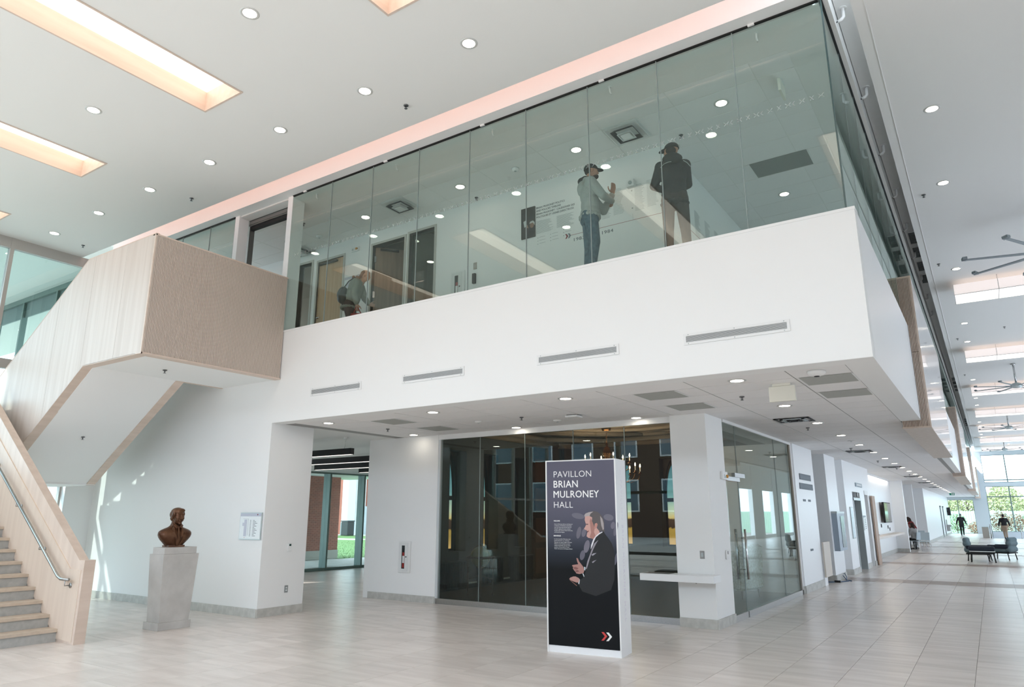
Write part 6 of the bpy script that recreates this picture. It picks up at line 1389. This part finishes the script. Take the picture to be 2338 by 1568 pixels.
# brick block and lamp outside the entrance: what the glass reflects
rb = thing('brick_building', 'brick block outside the entrance, behind the camera', 'building', (-48, -32, -.07))
MB().box(0, -6, 0, 74, 0, 11).obj('wall', mat('dark_brick', '4f3b34', .95, noise=(20, '44322c', 1, 1, 4)), rb)
for i in range(17):
    for j in range(2): f_ = MB().box(1.5+4.1*i, 0, 2+4.4*j, 3.6+4.1*i, .08, 4.6+4.4*j).obj('window', M_white_pl, rb); MB().box(1.62+4.1*i, .08, 2.12+4.4*j, 3.48+4.1*i, .1, 4.48+4.4*j).obj('pane', mat('far_pane', '5f7480', .2), f_)
# wing seen through the upper left window
wg = thing('glazed_wing', 'glazed wing with a pale soffit seen through the upper left window', 'building', (-30, 8.6, 0))
MB().box(-4, -6, 8.05, 13.0, 3, 8.2).obj('soffit', mat('soffit_out', 'cfd6cf', .8), wg)
for k in range(9): MB().box(-4+2.1*k, -.05, 0, -3.92+2.1*k, .1, 8.05).obj('mullion', MATS['green_grey_mullion'], wg)
MB().box(-4, .02, 7.45, 13, .06, 8.05).box(4.0, -.02, 0, 4.9, .06, 8.05).obj('blind', mat('dark_blind', '6b7c79', .6), wg); MB().box(-4, -.06, 7.9, 13, .12, 8.05).obj('head_rail', MATS['green_grey_mullion'], wg)
# trees and fence past the far windows
fe = thing('metal_fence', 'pale green corrugated fence outside the far windows', 'fence', (-14, 98, -.6)); mb = MB()
for k in range(150): mb.box(k*.24, 0, 0, k*.24+.13, .05, 2.75)
mb.obj('sheets', mat('pale_green_metal', 'a9c9b9', .6), fe, kind='stuff'); MB().box(0, .05, 0, 36, .08, 2.7).obj('backing', mat('pale_green_metal', 'a9c9b9', .6), fe)
def leafy(name, lb, cat, x, y, z, R_, H_, m, n, sz, trunk=True, seed=1, grp=None):
    t = thing(name, lb, cat, (x, y, z), group=grp); rg = random.Random(seed); mb = MB()
    for k in range(n):
        while True:
            p = V((rg.uniform(-1, 1), rg.uniform(-1, 1), rg.uniform(-1, 1)))
            if .35 < p.length < 1: break
        p = V((p.x*R_, p.y*R_, H_*.62+p.z*H_*.40)); u_ = V((rg.uniform(-1, 1), rg.uniform(-1, 1), rg.uniform(-.6, 1))).normalized(); w_ = u_.orthogonal().normalized()*sz*(.5+rg.random()); v_ = u_.cross(w_)
        mb.add([p-w_, p+v_*.6, p+w_, p-v_*.6], [(0, 1, 2, 3)])
    mb.obj('foliage', m, t, kind='stuff')
    if trunk:
        MB().tube([(0, 0, -.2), (.05, 0, H_*.3), (0, 0, H_*.7)], [R_*.05, R_*.04, R_*.02], 8).obj('trunk', mat('bark', '5b4a3c', .9), t)
        for k in range(5): a = k*1.25; MB().tube([(0, 0, H_*.3), (R_*.4*math.cos(a), R_*.4*math.sin(a), H_*.6)], [R_*.03, R_*.01], 6).obj('branch', mat('bark', '5b4a3c', .9), t)
    return t
M_leafg = mat('leaf_yellow_green', 'b3b78a', .8, var=.3); M_leafb = mat('leaf_brown', '9a7a62', .85, var=.35); M_leafd = mat('leaf_green', '7d946a', .85, var=.3)
for k, (x, y, R_, H_) in enumerate([(-9.5, 108, 3.0, 6.2), (-5.2, 102, 2.0, 5.2), (-2.6, 107, 2.6, 6.4), (1.4, 103, 2.0, 5.8), (4.3, 108, 1.9, 4.4)]):
    leafy('tree', 'yellow-green tree behind the far fence, %s from the left' % ORD[k], 'tree', x, y, -.6, R_, H_, M_leafg, 3600, .13, seed=k, grp='trees behind the fence')
for k, (x, y, R_, H_, m_) in enumerate([(-3.2, 86, 1.0, 2.4, M_leafd), (-1.4, 88, 1.0, 1.6, M_leafb), (.5, 85, .95, 2.6, M_leafb), (1.9, 88, .95, 2.4, M_leafb), (3.4, 84.5, 1.1, 3.0, M_leafd)]):
    leafy('shrub', ['grey-green shrub outside the low far window', 'low bare shrub behind the end pier', 'reddish shrub at the left of the big far window', 'brown twiggy shrub in the middle of the big far window', 'green shrub at the right edge of the far window'][k], 'shrub', x, y, -.6, R_, H_, m_, 900, .07, True, 20+k, 'shrubs outside the far windows')
# enclosure of the rooms beside the corridor
MB().box(-7.2, 20.5, 0, -7.0, YEND, SOF).box(-11.3, 20.5, 0, -7, 20.6, SOF).box(-7.2, 18.7, SOF+.06, -3.0, YEND, SOF+.1).box(-11.3, 11.3, 3.93, -3.7, 18.8, 4.1).box(-11.2, 10.2, SOF+.1, -3.7, 11.3, 3.93).box(-4.2, 12, 3.31, -3.7, 17.2, 3.93).box(-7.2, 18.7, 0, -4.7, 18.8, SOF).obj('wall_hidden', M_wall, **S)
